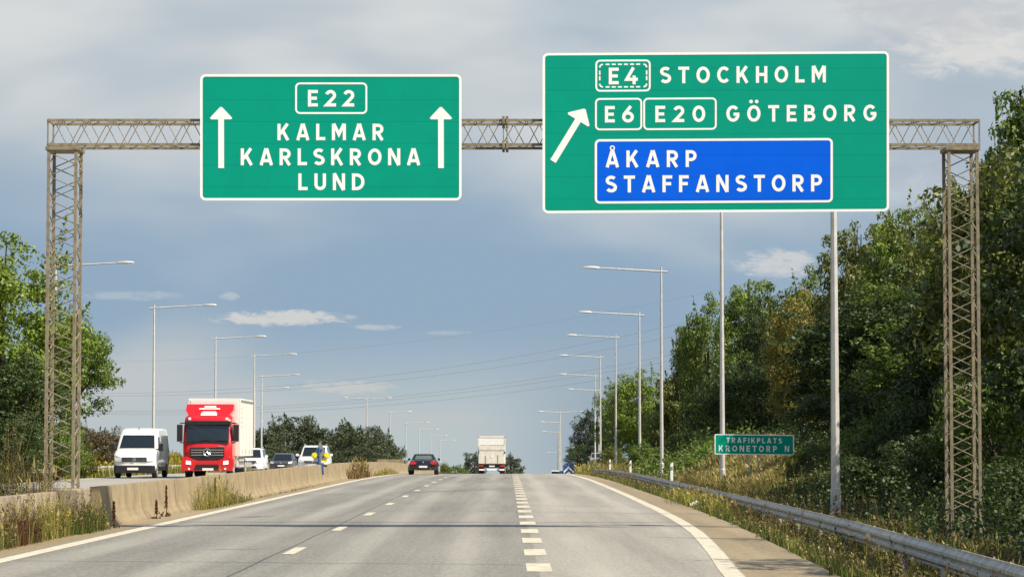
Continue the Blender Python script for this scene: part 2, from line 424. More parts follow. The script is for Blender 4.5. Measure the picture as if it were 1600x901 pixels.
for o_ in [tm_.build('road_seams', M['tar'])]: tag(o_, kind='structure')

# ------------------------------------------------------------------ lettering: strokes with butt ends
TH = .2
def arc(cx, cz, rx, rz, a0, a1, n=14): return [(cx + rx * math.cos(R(a0 + (a1 - a0) * k / n)), cz + rz * math.sin(R(a0 + (a1 - a0) * k / n))) for k in range(n + 1)]
h_ = TH / 2; q_ = 1 - h_
def ring(cx, cz, rx, rz): return arc(cx, cz, rx, rz, 0, 360, 26)[:-1]
G = {
 'E': (.60, [([(h_, 0), (h_, 1)], 0), ([(TH, q_), (.60, q_)], 0), ([(TH, .5), (.54, .5)], 0), ([(TH, h_), (.60, h_)], 0)]),
 'F': (.58, [([(h_, 0), (h_, 1)], 0), ([(TH, q_), (.58, q_)], 0), ([(TH, .5), (.52, .5)], 0)]),
 'L': (.56, [([(h_, 0), (h_, 1)], 0), ([(TH, h_), (.56, h_)], 0)]),
 'T': (.66, [([(.33, 0), (.33, 1 - TH)], 0), ([(0, q_), (.66, q_)], 0)]),
 'I': (TH, [([(h_, 0), (h_, 1)], 0)]),
 'H': (.70, [([(h_, 0), (h_, 1)], 0), ([(.70 - h_, 0), (.70 - h_, 1)], 0), ([(TH, .5), (.70 - TH, .5)], 0)]),
 'K': (.74, [([(h_, 0), (h_, 1)], 0), ([(.61, 1), (.17, .38)], 0), ([(.31, .60), (.64, 0)], 0)]),
 'A': (.82, [([(.10, 0), (.39, 1)], 0), ([(.72, 0), (.43, 1)], 0), ([(.2, .27), (.62, .27)], 0)]),
 'M': (.86, [([(h_, 0), (h_, 1)], 0), ([(.86 - h_, 0), (.86 - h_, 1)], 0), ([(.12, 1), (.43, .36), (.74, 1)], 0)]),
 'N': (.74, [([(h_, 0), (h_, 1)], 0), ([(.74 - h_, 0), (.74 - h_, 1)], 0), ([(.10, 1), (.64, 0)], 0)]),
 'O': (.82, [(ring(.41, .5, .41 - h_, .5 - h_), 1)]),
 '0': (.78, [(ring(.39, .5, .39 - h_, .5 - h_), 1)]),
 'C': (.74, [(arc(.41, .5, .41 - h_, .5 - h_, 42, 318, 20), 0)]),
 'G': (.80, [(arc(.41, .5, .41 - h_, .5 - h_, 42, 350, 22), 0), ([(.44, .46), (.79, .46)], 0)]),
 'D': (.76, [([(h_, 0), (h_, 1)], 0), ([(TH, q_)] + arc(.30, .5, .36, .5 - h_, 90, -90) + [(TH, h_)], 0)]),
 'P': (.66, [([(h_, 0), (h_, 1)], 0), ([(TH, q_)] + arc(.33, .67, .23, .23, 90, -90) + [(TH, .44)], 0)]),
 'R': (.70, [([(h_, 0), (h_, 1)], 0), ([(TH, q_)] + arc(.34, .68, .23, .22, 90, -90) + [(TH, .46)], 0), ([(.33, .42), (.60, 0)], 0)]),
 'B': (.68, [([(h_, 0), (h_, 1)], 0), ([(TH, q_)] + arc(.32, .71, .21, .19, 90, -90) + [(TH, .52)], 0), ([(TH, .5)] + arc(.34, .30, .24, .20, 90, -90) + [(TH, h_)], 0)]),
 'S': (.68, [(arc(.34, .715, .235, .185, 35, 270, 14) + arc(.34, .30, .245, .20, 90, -150, 14)[1:], 0)]),
 'U': (.70, [([(h_, 1)] + arc(.35, .34, .35 - h_, .24, 180, 360) + [(.70 - h_, 1)], 0)]),
 '2': (.66, [(arc(.33, .68, .235, .22, 165, -35, 14) + [(.10, h_), (.66, h_)], 0)]),
 '4': (.76, [([(.50, 1), (.10, .30), (.76, .30)], 0), ([(.54, 0), (.54, .52)], 0)]),
 '6': (.72, [(ring(.36, .33, .26, .24), 1), ([(.53, .98), (.14, .50)] + arc(.36, .33, .26, .24, 165, 185, 2), 0)]),
 '1': (.4, [([(.3, 0), (.3, 1)], 0), ([(.02, .72), (.24, .90)], 0)]),
 ' ': (.35, []),
}
G['Ö'] = (.82, G['O'][1] + [(ring(.24, 1.22, .055, .055), 2), (ring(.58, 1.22, .055, .055), 2)])
G['Å'] = (.82, G['A'][1] + [(ring(.41, 1.15, .115, .115), 3)])
def stroke(pts, closed, w):
    """mitred strip: returns quads as (verts, faces) in 2D"""
    pts = [Vector((p[0], p[1])) for p in pts]; n = len(pts); L_, R_ = [], []
    for i in range(n):
        if closed: a_, b_ = pts[(i - 1) % n], pts[(i + 1) % n]
        else: a_, b_ = pts[max(i - 1, 0)], pts[min(i + 1, n - 1)]
        p = pts[i]
        d0 = (p - a_).normalized() if (p - a_).length > 1e-9 else (b_ - p).normalized()
        d1 = (b_ - p).normalized() if (b_ - p).length > 1e-9 else d0
        n0 = Vector((-d0.y, d0.x)); n1_ = Vector((-d1.y, d1.x)); m = n0 + n1_
        m = m.normalized() if m.length > 1e-6 else n0
        k = w / 2 / max(m.dot(n0), .35)
        L_.append(p + m * k); R_.append(p - m * k)
    fs = [(i, (i + 1) % n, n + (i + 1) % n, n + i) for i in range(n if closed else n - 1)]
    return L_ + R_, fs
def put_stroke(mb, T, pts, closed, w, lift):
    vs, fs = stroke(pts, closed, w)
    mb.add([T(v.x, v.y, lift) for v in vs], [f[::-1] for f in fs])
def text(mb, T, s, x0, x1, ytop, ybot, bold=.95):
    """pixel-space line of letters from x0 to x1"""
    h = ybot - ytop
    ws = [G[c][0] for c in s]
    tot = sum(ws) * h; gap = (x1 - x0 - tot) / max(len(s) - 1, 1)
    x = x0
    for c, wd in zip(s, ws):
        for k, (pts, cl) in enumerate(G[c][1]):
            tw = TH * bold
            if cl == 2: tw = .11
            if cl == 3: tw = .075
            put_stroke(mb, T, [(x + px * h, ybot - pz * h) for px, pz in pts], bool(cl), tw * h, .003 + .0008 * k)
        x += wd * h + gap
def rrect(x0, y0, x1, y1, r, n=5):
    o = []
    for cx, cy, a0 in ((x1 - r, y0 + r, -90), (x1 - r, y1 - r, 0), (x0 + r, y1 - r, 90), (x0 + r, y0 + r, 180)):
        o += [(cx + r * math.cos(R(a0 + 90 * k / n)), cy + r * math.sin(R(a0 + 90 * k / n))) for k in range(n + 1)]
    return o
def plate(mb, T, poly, thick, lift=0.0):
    n = len(poly); f = [T(x, y, lift) for x, y in poly]; b = [T(x, y, lift - thick) for x, y in poly]
    mb.add(f + b, [tuple(range(n)), tuple(range(n, 2 * n))[::-1]] + [(i, (i + 1) % n, n + (i + 1) % n, n + i) for i in range(n)])
def mapper(Y, tilt=0.0, xref=0):
    def T(px, py, lift): 
        p = P(px, py + tilt * (px - xref), Y); return (p.x, Y - lift, p.z)
    return T

# ------------------------------------------------------------------ gantry
GD = 51.0
def GP(px, py): return P(px, py, GD)
DEP = .62
s0 = GD / F
legL = (GP(72, 500).x + .02, GP(118, 500).x - .02); legR = (GP(1485, 500).x, GP(1529, 500).x)
zt, zb = GP(95, 188).z, GP(95, 226).z                      # top and bottom chord of the beam
xl, xr = GP(75, 188).x, GP(1530, 188).x
base = gz((legL[0] + legL[1]) / 2, GD)
gan = thing('sign_gantry', 'tan lattice steel gantry spanning the road and carrying both large signs', 'sign gantry', ((xl + xr) / 2, GD, 0))
go = gan.location
def lattice(mb, A, B, e1, e2, n, r, phase=0):
    """diagonals zigzagging on the four faces of a box truss; e1,e2 are the section's two edge vectors"""
    A, B = Vector(A), Vector(B); e1, e2 = Vector(e1), Vector(e2)
    for (o1, dd, ph) in ((Vector(), e1, 0), (e2, e1, 1), (Vector(), e2, 1), (e1, e2, 0)):
        pts = []
        for k in range(n + 1):
            c = A + (B - A) * (k / n) + o1
            pts.append(c + (dd if (k + ph + phase) % 2 else Vector()))
        for p0, p1 in zip(pts[:-1], pts[1:]): mb.tube([p0, p1], r, 5)
def chords(mb, A, B, e1, e2, w):
    for c in (Vector(), Vector(e1), Vector(e2), Vector(e1) + Vector(e2)):
        a_, b_ = Vector(A) + c, Vector(B) + c
        mb.tube([a_, b_], w, 4, math.pi / 4)
bm_ = MB(); chords(bm_, (xl, GD, zb), (xr, GD, zb), (0, 0, zt - zb), (0, DEP, 0), .036)
bm_.build('beam', M['truss'], gan, off=go)
bl_ = MB(); lattice(bl_, (xl + .05, GD, zb), (xr - .05, GD, zb), (0, 0, zt - zb), (0, DEP, 0), 72, .009)
for xe in (xl, xr):
    for yy in (GD, GD + DEP): bl_.tube([(xe, yy, zb), (xe, yy, zt)], .02, 4, math.pi / 4)
    for zz in (zb, zt): bl_.tube([(xe, GD, zz), (xe, GD + DEP, zz)], .025, 4, math.pi / 4)
bl_.build('lattice_bracing', M['truss'], gan, off=go)
jm = MB(); xj = GP(789.5, 200).x
for zz in (zt, zb):
    for yy in (GD, GD + DEP):
        jm.cbox((xj - .035, yy, zz), (.05, .13, .15)); jm.cbox((xj + .035, yy, zz), (.05, .13, .15))
jm.cbox((xj, GD + DEP / 2, zt), (.03, DEP, .05)); jm.cbox((xj, GD + DEP / 2, zb), (.03, DEP, .05))
for yy in (GD, GD + DEP):
    for dx_ in (-.035, .035): jm.cbox((xj + dx_, yy, (zt + zb) / 2), (.02, .03, zt - zb - .12))
jm.build('splice_flange', M['truss'], gan, off=go, bevel=.006)
ztop = zb - .07
for (a_, b_) in (legL, legR):
    lm = MB(); z0 = (base if a_ < 0 else float(gz(a_, GD))) + (.78 if a_ < 0 else -.2)
    chords(lm, (a_, GD, z0), (a_, GD, ztop), (b_ - a_, 0, 0), (0, DEP, 0), .040)
    lattice(lm, (a_, GD, z0 + .1), (a_, GD, ztop - .08), (b_ - a_, 0, 0), (0, DEP, 0), 28 if a_ < 0 else 30, .011)
    lg = lm.build('leg', M['truss'], gan, off=go)
    pm = MB(); pm.cbox(((a_ + b_) / 2, GD + DEP / 2, ztop), (b_ - a_ + .12, DEP + .1, .07))
    pb = MB(); pb.cbox(((a_ + b_) / 2, GD + DEP / 2, z0 + .02), (b_ - a_ + .16, DEP + .16, .04)); pb.build('base_plate', M['truss'], lg, off=go)
    pl = pm.build('cap_plate', M['truss'], lg, off=go, bevel=.004)

def big_sign(name, label, outer, tilt, builder):
    T = mapper(GD - .14, tilt, outer[0])
    c = T((outer[0] + outer[2]) / 2, outer[3], 0)
    t = thing(name, label, 'road sign', (c[0], c[1], c[2])); off = t.location
    pm = MB(); plate(pm, T, rrect(outer[0] + .6, outer[1] + .6, outer[2] - .6, outer[3] - .6, 7), .05)
    pm.build('panel', M['green'], t, off=off)
    fm = MB(); put_stroke(fm, T, rrect(outer[0] + 2.2, outer[1] + 2.2, outer[2] - 2.2, outer[3] - 2.2, 6.5), True, 3.8, .004)
    # the grey edge of the boards behind the rounded border
    fm.build('border', M['signwhite'], t, off=off)
    for fx in (.12, .5, .88):
        x_ = outer[0] + (outer[2] - outer[0]) * fx
        a_ = T(x_, outer[1] + 6, -.05); b_ = T(x_, outer[3] - 6, -.05)
        bk = MB(); bk.box(a_[0] - .03, a_[0] + .03, a_[1] + .001, a_[1] + .07, b_[2], a_[2]); bk.build('mounting_bracket', M['galv'], t, off=off)
    def line(s, x0, x1, yt, yb):
        m = MB(); text(m, T, s, x0, x1, yt, yb); m.build('lettering', M['signwhite'], t, off=off)
    def box(x0, y0, x1, y1, s, sx0, sx1, yt, yb, dashed=False):
        m = MB(); put_stroke(m, T, rrect(x0 + 1.6, y0 + 1.6, x1 - 1.6, y1 - 1.6, 6), True, 2.9, .004)
        if dashed:
            a0, b0, a1, b1 = x0 + 7, y0 + 7.5, x1 - 6.5, y1 - 7.5
            for cx, cy, an in ((a1 - 5, b0 + 5, -90), (a1 - 5, b1 - 5, 0), (a0 + 5, b1 - 5, 90), (a0 + 5, b0 + 5, 180)):
                put_stroke(m, T, [(cx + 5 * math.cos(R(an + 18 * k)), cy + 5 * math.sin(R(an + 18 * k))) for k in range(6)], False, 2.4, .004)
            nn = 6
            for k in range(nn):
                u0 = a0 + 8 + (a1 - a0 - 16) * (k + .12) / nn; u1 = a0 + 8 + (a1 - a0 - 16) * (k + .78) / nn
                for yy in (b0, b1): put_stroke(m, T, [(u0, yy), (u1, yy)], False, 2.4, .004)
            for k in range(2):
                u0 = b0 + 9 + (b1 - b0 - 18) * (k + .08) / 2; u1 = b0 + 9 + (b1 - b0 - 18) * (k + .85) / 2
                for xx in (a0, a1): put_stroke(m, T, [(xx, u0), (xx, u1)], False, 2.4, .004)
        bo = m.build('route_number_box', M['signwhite'], t, off=off)
        m2 = MB(); text(m2, T, s, sx0, sx1, yt, yb); m2.build('lettering', M['signwhite'], bo, off=off)
    def arrow(tail, tip, sw, hl, hw):
        a_, b_ = Vector(tail), Vector(tip); d = (b_ - a_).normalized(); n_ = Vector((-d.y, d.x)); m = MB()
        c_ = b_ - d * hl
        poly = [a_ + n_ * sw / 2, c_ + n_ * sw / 2, c_ + n_ * (hw / 2 - 2) - d * 0, c_ + n_ * hw / 2 + d * 2, c_ + n_ * (hw / 2 - 2.5) + d * 5, b_ + n_ * 1.5 - d * 1.2, b_ - n_ * 1.5 - d * 1.2,
                c_ - n_ * (hw / 2 - 2.5) + d * 5, c_ - n_ * hw / 2 + d * 2, c_ - n_ * (hw / 2 - 2), c_ - n_ * sw / 2, a_ - n_ * sw / 2]
        plate(m, T, [(p.x, p.y) for p in poly], .002, .005); m.build('arrow', M['signwhite'], t, off=off)
    builder(T, t, off, line, box, arrow)
    return t
def sign_a(T, t, off, line, box, arrow):
    box(461, 129, 574, 178.5, 'E22', 481, 553.5, 140.7, 166.8)
    line('KALMAR', 433.4, 600, 193.5, 219.3); line('KARLSKRONA', 376, 657, 232, 258.3); line('LUND', 466, 569.6, 271, 297.2)
    arrow((345.6, 262.8), (345.4, 166.3), 9, 20.5, 35); arrow((689, 262.8), (688.8, 166.3), 9, 20.5, 35)
big_sign('direction_sign', 'large green motorway sign reading E22 Kalmar Karlskrona Lund with two upright arrows', (312.5, 116, 721.5, 313.5), 0, sign_a)
def sign_b(T, t, off, line, box, arrow):
    box(930, 94, 1016.8, 144.3, 'E4', 951, 996.5, 106.6, 132.8, True)
    line('STOCKHOLM', 1031, 1290.5, 105.6, 131.6)
    box(929.5, 153.8, 1003.6, 204.6, 'E6', 945, 990.5, 166.4, 192.3)
    box(1004.8, 153.8, 1120, 204.6, 'E20', 1023.8, 1102, 166.4, 192.3)
    line('GÖTEBORG', 1134.7, 1369.5, 166.4, 192.3)
    arrow((864, 252.3), (914.5, 170), 10, 22, 40)
    m = MB(); plate(m, T, rrect(930.5, 219.5, 1300, 317.5, 6), .003, .004); pn = m.build('blue_panel', M['blue'], t, off=off)
    m = MB(); put_stroke(m, T, rrect(931, 220, 1299.5, 317, 6), True, 3.6, .006); m.build('border', M['signwhite'], pn, off=off)
    m = MB(); text(m, lambda x, y_, l: T(x, y_, l + .005), 'ÅKARP', 946, 1088.5, 236, 262.3); m.build('lettering', M['signwhite'], pn, off=off)
    m = MB(); text(m, lambda x, y_, l: T(x, y_, l + .005), 'STAFFANSTORP', 946, 1284.5, 275, 301.5); m.build('lettering', M['signwhite'], pn, off=off)
big_sign('direction_sign', 'largest green exit sign with blue panel and slanted arrow, reading Stockholm and Göteborg', (847.5, 83, 1389.5, 333.5), -.0055, sign_b)

# roadside interchange sign on two posts
def roadside_sign():
    Y = 98.0; T = mapper(Y, .012, 1116)
    c = T(1178, 745, 0); zg = float(gz(c[0], Y)) - .1
    t = thing('interchange_sign', 'small green roadside sign reading Trafikplats Kronetorp N on two thin posts', 'road sign', (c[0], Y, zg)); off = t.location
    m = MB(); plate(m, T, rrect(1116.6, 677.6, 1240.5, 709.2, 1), .04); m.build('panel', M['green'], t, off=off)
    m = MB(); put_stroke(m, T, rrect(1117.3, 678.3, 1239.8, 708.5, 1), True, 1.5, .004); m.build('border', M['signwhite'], t, off=off)
    m = MB(); text(m, T, 'TRAFIKPLATS', 1135, 1222, 682.8, 691, .78); m.build('lettering', M['signwhite'], t, off=off)
    m = MB(); text(m, T, 'KRONETORP', 1123, 1214, 695, 704.5, .78); text(m, T, 'N', 1226, 1233.4, 694.5, 704, .78); m.build('lettering', M['signwhite'], t, off=off)
    for px in (1140, 1171, 1184):
        if px == 1140: continue
        p = P(px, 700, Y); m = MB(); m.tube([(p.x, Y + .07, zg - .3), (p.x, Y + .07, P(px, 682, Y).z)], .03, 8); m.build('post', M['galv'], t, off=off)
roadside_sign()

# ------------------------------------------------------------------ concrete median barrier
BPROF = [(-.30, 0), (-.27, .05), (-.20, .13), (-.155, .24), (-.13, .38), (-.095, .79), (-.08, .80), (.08, .80), (.095, .79), (.13, .38), (.155, .24), (.20, .13), (.27, .05), (.30, 0)]
def barrier(name, label, y0, y1, xc, mat, step=6.0, height=1.0, lead=0.0):
    t = thing(name, label, 'barrier', (xc, y0, pf(y0)))
    off = t.location; y_ = y0; k = 0
    m = MB()
    while y_ < y1 - .1:
        ye = min(y_ + step, y1); n = len(BPROF); subs = 3
        for s_ in range(subs):
            a_ = y_ + (ye - y_) * s_ / subs + (.03 if s_ == 0 else 0); b_ = y_ + (ye - y_) * (s_ + 1) / subs - (.03 if s_ == subs - 1 else 0)
            gap_ = 0
            va = [(xc + px, a_, pf(a_) + pz * height - (.05 if pz == 0 else 0)) for px, pz in BPROF]; vb = [(xc + px, b_, pf(b_) + pz * height - (.05 if pz == 0 else 0)) for px, pz in BPROF]
            fs = [(i, (i + 1) % n, n + (i + 1) % n, n + i) for i in range(n)]
            if s_ == 0: fs.append(tuple(range(n))[::-1])
            if s_ == subs - 1: fs.append(tuple(range(n, 2 * n)))
            m.add(va + vb, fs)
        y_ = ye; k += 1
    m.build('concrete_wall', mat, t, off=off)
    return t
barrier('median_barrier', 'long pale tan concrete median barrier running from the gantry leg to the crest', 53.4, 318, -8.2, M['concrete'])
barrier('median_barrier', 'weathered concrete barrier half hidden by weeds in front of the left gantry leg', 22, 49.8, -8.42, M['concrete_dirty'], height=.96)
pd = MB(); pd.box(legL[0] - .22, legL[1] + .16, GD - .45, GD + DEP + .5, -.05, .80)
tag(pd.build('gantry_plinth', M['concrete_dirty'], bevel=.02), 'weathered concrete block under the left gantry leg', 'plinth')
pd = MB(); bx_ = P(605, 718, 240); pd.box(bx_.x - 1.9 / 1.6, bx_.x + 1.9 / 1.6, 246, 248, pf(246) - .1, bx_.z)
tag(pd.build('concrete_block', M['concrete'], bevel=.02), 'low concrete block poking above the median barrier near the crest', 'block')

# ------------------------------------------------------------------ guardrails
def guardrail(name, label, xf, y0, y1, zf, face, post_step=4.0, beam_h=.31):
    t = thing(name, label, 'guardrail', (float(xf(y0)), y0, float(zf(y0)) - .7)); off = t.location
    prof_ = [(0, .0), (.0, .03), (.055, .075), (.055, .115), (.0, .155), (.055, .195), (.055, .235), (.0, .28), (0, .31)]
    ys_ = np.arange(y0, y1, 2.0); m = MB(); n = len(prof_); b = 0
    for i, yy in enumerate(ys_):
        for dxp, dzp in prof_: m.v.append((float(xf(yy)) + face * dxp, float(yy), float(zf(yy)) - .31 + dzp))
        for dxp, dzp in prof_: m.v.append((float(xf(yy)) + face * dxp - face * .012, float(yy), float(zf(yy)) - .31 + dzp))
    w = 2 * n
    for i in range(len(ys_) - 1):
        for k in range(n - 1):
            m.f.append((i * w + k, i * w + k + 1, (i + 1) * w + k + 1, (i + 1) * w + k))
            m.f.append((i * w + n + k, (i + 1) * w + n + k, (i + 1) * w + n + k + 1, i * w + n + k + 1))
        for k in (0, n - 1): m.f.append((i * w + k, i * w + n + k, (i + 1) * w + n + k, (i + 1) * w + k))
    m.build('rail_beam', M['rail'], t, off=off, smooth=True)
    bolts = MB()
    for yy in np.arange(y0, min(y1, y0 + 90), 4.0):
        bolts.cyl((float(xf(yy)) + face * .012, float(yy), float(zf(yy)) - .155), .03, .03, 'x', 8)
    bolts.build('bolt_heads', M['rail'], t, off=off)
    yy = y0 + .5; k = 0
    proto = None
    while yy < y1 and k < 95:
        x_, z_ = float(xf(yy)), float(zf(yy))
        if proto is None:
            pm = MB(); pm.box(-.03, .03, -.05, .05, -1.0, -.02); pm.box(.02, .03, -.05, .05, -.3, 0) 
            proto = pm.build('post', M['rail'], t); o = proto
        else:
            o = proto.copy(); col.objects.link(o); o.parent = t
        o.location = Vector((x_ - face * .06, yy, z_)) - Vector(off)
        yy += post_step; k += 1
    return t
rx = lambda y: np.interp(y, [0, 18, 28, 45, 60, 400], [4.7, 4.95, 5.35, 5.75, 5.85, 5.9])
guardrail('guardrail', 'near steel guardrail rising out of the weeds along the exit lane', rx, 10, 188, lambda y: prof(y) + .36, -1)
guardrail('guardrail', 'distant steel guardrail along the far edge of the opposite road', lambda y: -21.0 + 0 * y, 60, 330, lambda y: prof(y) + .62, 1, 5.0)

# ------------------------------------------------------------------ street lamps
def lamp(label, top_px, top_py, Y, side, arm=4.25, double=False, group='tall lamp posts along the motorway', xg=None, two_stub=True):
    p = P(top_px, top_py, Y); zg = float(gz(p.x, Y)) - .15
    H = p.z - zg
    t = thing('street_lamp', label, 'street lamp', (p.x, Y, zg), group)
    k = 1.0 if Y < 330 else 1.25                   # far masts are a heavier type
    m = MB(); m.tube([(0, 0, 0), (0, 0, 1.1), (0, 0, 1.12), (0, 0, H + .25)], [.125 * k, .12 * k, .105 * k, .055 * k], 8); m.build('pole', M['galv'], t, smooth=True)
    for sd_ in ((-1, 1) if double else (side,)):
        m = MB(); m.tube([(-sd_ * (.0 if double else .35), 0, -.02 + H), (sd_ * arm * .96, 0, H + arm * .055)], [.058 * k, .04 * k], 6)
        a_ = m.build('arm', M['galv'], t)
        x0, x1 = sd_ * arm * .80, sd_ * arm
        h = MB(); z0 = H + arm * .055
        ring_ = []
        secs = [(.0, .05, .03), (.12, .10, .07), (.5, .13, .085), (.8, .12, .06), (.95, .05, .02)]
        for (u, wy, hz) in secs:
            xx = sd_ * (arm * .80 + u); zc = z0 - arm * .006 + u * .02
            ring_.append([(xx, -wy, zc - .02), (xx, -wy * .7, zc + hz), (xx, wy * .7, zc + hz), (xx, wy, zc - .02), (xx, 0, zc - .03 - hz * .5)])
        vs = [v for r_ in ring_ for v in r_]; fs = []
        for i in range(len(ring_) - 1):
            for j in range(5): fs.append((i * 5 + j, i * 5 + (j + 1) % 5, (i + 1) * 5 + (j + 1) % 5, (i + 1) * 5 + j))
        fs += [(4, 3, 2, 1, 0), tuple(20 + j for j in range(5))]
        h.add(vs, fs); h.build('lamp_head', M['galv'], a_, smooth=True)
    return t
lamp('thickest lamp post, rising beside the right gantry leg up behind the large exit sign', 1301, 108, 62, -1)
lamp('tall lamp post standing behind the small Trafikplats sign, its top hidden by the exit sign', 1127, 302, 105, -1)
lamp('lamp post left of the Trafikplats sign with its arm highest below the exit sign', 1033, 424, 148, -1)
lamp('second lamp post below the exit sign, its arm at mid height over bright trees', 999, 492, 191, -1)
lamp('third lamp post in the right-hand row, in front of the bright rounded tree', 962, 527, 234, -1)
lamp('fourth lamp post in the right-hand row, at the left edge of the bright tree', 938, 558, 277, -1)
lamp('fifth lamp post in the right-hand row, close beside the fourth one', 929.5, 587, 320, -1)
lamp('small far lamp post of the right row with its arm just under the fifth one', 935.5, 610, 363, -1, arm=4.3)
lamp('lamp post partly hidden by left gantry leg, with yellowish lamp head', 87, 416, 145, 1, arm=4.1)
lamp('nearest fully visible lamp post on the left, rising above the white van', 241, 481, 188, 1)
lamp('lamp post rising behind the red truck, its arm above the cargo box', 337, 529, 232, 1)
lamp('lamp post just right of the truck, arm reaching furthest up of the close pair', 397.5, 556, 275, 1)
lamp('lamp post in the close pair right of the truck with the middle arm', 409, 588, 330, 1, arm=4.6)
lamp('lamp post with the lowest arm in the cluster right of the truck', 398, 608, 362, 1, arm=4.6)
lamp('double-armed lamp post above the left tree line', 573, 623, 400, 1, arm=3.45, double=True)
lamp('thin lamp post right of the double-armed one on the left', 609, 644, 455, 1, arm=3.4)
lamp('small lamp post left of the black roadster, rising over the end of the tree line', 634, 661, 500, 1, arm=4.3)
lamp('tiny far lamp post directly above the black roadster', 655, 671.5, 560, 1, arm=3.8)
lamp('tiny far lamp post just right above the roadster roof', 673, 681, 620, 1, arm=3.6)
lamp('tiniest far lamp post right of the black roadster', 688, 688, 680, 1, arm=3.5)
lamp('double-armed lamp post above the blue chevron board on the right', 875.5, 644, 420, 1, arm=3.35, double=True)
lamp('single-armed lamp post right against the double-armed one near the chevron board', 873, 660, 470, -1, arm=3.1)
lamp('tiny far lamp head left of the chevron board, upper of two', 872, 675, 530, -1, arm=3.0)
lamp('tiny far lamp head left of the chevron board, lowest of two', 872.5, 707, 640, -1, arm=2.4)

# ------------------------------------------------------------------ overhead cables
for i, (pts, lab) in enumerate((
        ([(120, 565), (640, 537), (1060, 462), (1420, 380)], 'faint topmost power cable rising to the right over the road'),
        ([(100, 613), (500, 602), (880, 540), (1090, 498), (1300, 445)], 'upper cable of the dark pair crossing above the left lamps'),
        ([(100, 616), (520, 610), (880, 552), (1090, 515), (1300, 470)], 'lower cable of the dark pair crossing above the left lamps'),
        ([(100, 640), (380, 639), (700, 612), (1060, 547), (1300, 500)], 'top cable of the lowest bundle crossing behind the truck'),
        ([(100, 643), (420, 640), (720, 615), (1060, 556), (1300, 512)], 'middle cable of the lowest bundle crossing behind the truck'),
        ([(100, 645), (420, 643), (760, 622), (1060, 566), (1300, 525)], 'bottom cable of the lowest bundle crossing behind the truck'))):
    xs_ = [p[0] for p in pts]; cf = np.polyfit(xs_, [p[1] for p in pts], 2)
    w3 = [P(x_, float(np.polyval(cf, x_)), 430 - 60 * (x_ - 100) / 1300) for x_ in np.linspace(-60, 1450, 40)]
    m = MB(); m.tube(w3, .010 if i == 0 else .016, 4); tag(m.build('power_cable', M['cable']), lab, 'power cable', 'power cables crossing over the road')

# ------------------------------------------------------------------ vehicles
def sweep(mb, profile, Wf, corner=.12, zc=None, ts=(-1, -.985, -.93, -.8, -.45, 0, .45, .8, .93, .985, 1)):
    """closed side silhouette [(y,z)] swept across the width; ends rounded in plan and section"""
    yc = (min(p[0] for p in profile) + max(p[0] for p in profile)) / 2
    zc = zc if zc is not None else sum(p[1] for p in profile) / len(profile)
    hl = (max(p[0] for p in profile) - min(p[0] for p in profile)) / 2
    n = len(profile); vs = []
    for t in ts:
        k = abs(t) ** 9
        for (y_, z_) in profile:
            w = Wf(y_, z_); yy = y_ + (yc - y_) / hl * corner * (k + .35 * t * t); zz = z_ + (zc - z_) * .06 * k
            vs.append((t * w, yy, zz))
    fs = []
    for i in range(len(ts) - 1):
        for j in range(n): fs.append((i * n + j, i * n + (j + 1) % n, (i + 1) * n + (j + 1) % n, (i + 1) * n + j))
    fs.append(tuple(range(n))[::-1]); fs.append(tuple((len(ts) - 1) * n + j for j in range(n)))
    mb.add(vs, fs); return mb
def wheel(parent, x, y, r=.33, w=.21):
    m = MB(); m.tube([(x - w / 2, y, r), (x - w / 2 + .02, y, r), (x + w / 2 - .02, y, r), (x + w / 2, y, r)], [r - .03, r, r, r - .03], 22)
    wo = m.build('wheel', M['rubber'], parent, smooth=True)
    m = MB(); sx = 1 if x > 0 else -1; m.cyl((x + sx * (w / 2 + .004), y, r), r * .62, .02, 'x', 18)
    for k in range(5):
        a_ = k * 2 * math.pi / 5; m.tube([(x + sx * (w / 2 + .02), y, r), (x + sx * (w / 2 + .02), y + math.cos(a_) * r * .58, r + math.sin(a_) * r * .58)], .03, 4)
    m.build('rim', M['silver'], wo)
def quadpanel(pts, t=.012, axis=(0, -1, 0)):
    """thin solid panel from 4+ outline points, standing proud along axis"""
    m = MB(); n = len(pts); a_ = Vector(axis).normalized() * t
    m.add([Vector(p) + a_ for p in pts] + [Vector(p) - a_ for p in pts], [tuple(range(n)), tuple(range(n, 2 * n))[::-1]] + [(i, (i + 1) % n, n + (i + 1) % n, n + i) for i in range(n)])
    return m
def plate_on(parent, x, y, z, s='', w=.52, h=.11, face=-1):
    m = MB(); m.box(x - w / 2, x + w / 2, y - .01, y + .01, z - h / 2, z + h / 2); p = m.build('number_plate', M['plate'], parent)
    if s:
        tm2 = MB(); k = w / 2 * .8
        T = lambda u, v, l: (x + u, y - .012 - l, z - v)
        text(tm2, T, s, -k, k, -h * .3, h * .3); tm2.build('plate_lettering', M['platetext'], p)
def star_emblem(parent, x, y, z, r, mat):
    m = MB()
    for k in range(24):
        a0, a1 = 2 * math.pi * k / 24, 2 * math.pi * (k + 1) / 24
        m.tube([(x + r * math.cos(a0), y, z + r * math.sin(a0)), (x + r * math.cos(a1), y, z + r * math.sin(a1))], r * .11, 5)
    for k in range(3):
        a_ = math.pi / 2 + 2 * math.pi * k / 3
        m.tube([(x, y, z), (x + r * math.cos(a_), y, z + r * math.sin(a_))], [r * .2, r * .05], 5)
    m.build('emblem', mat, parent)

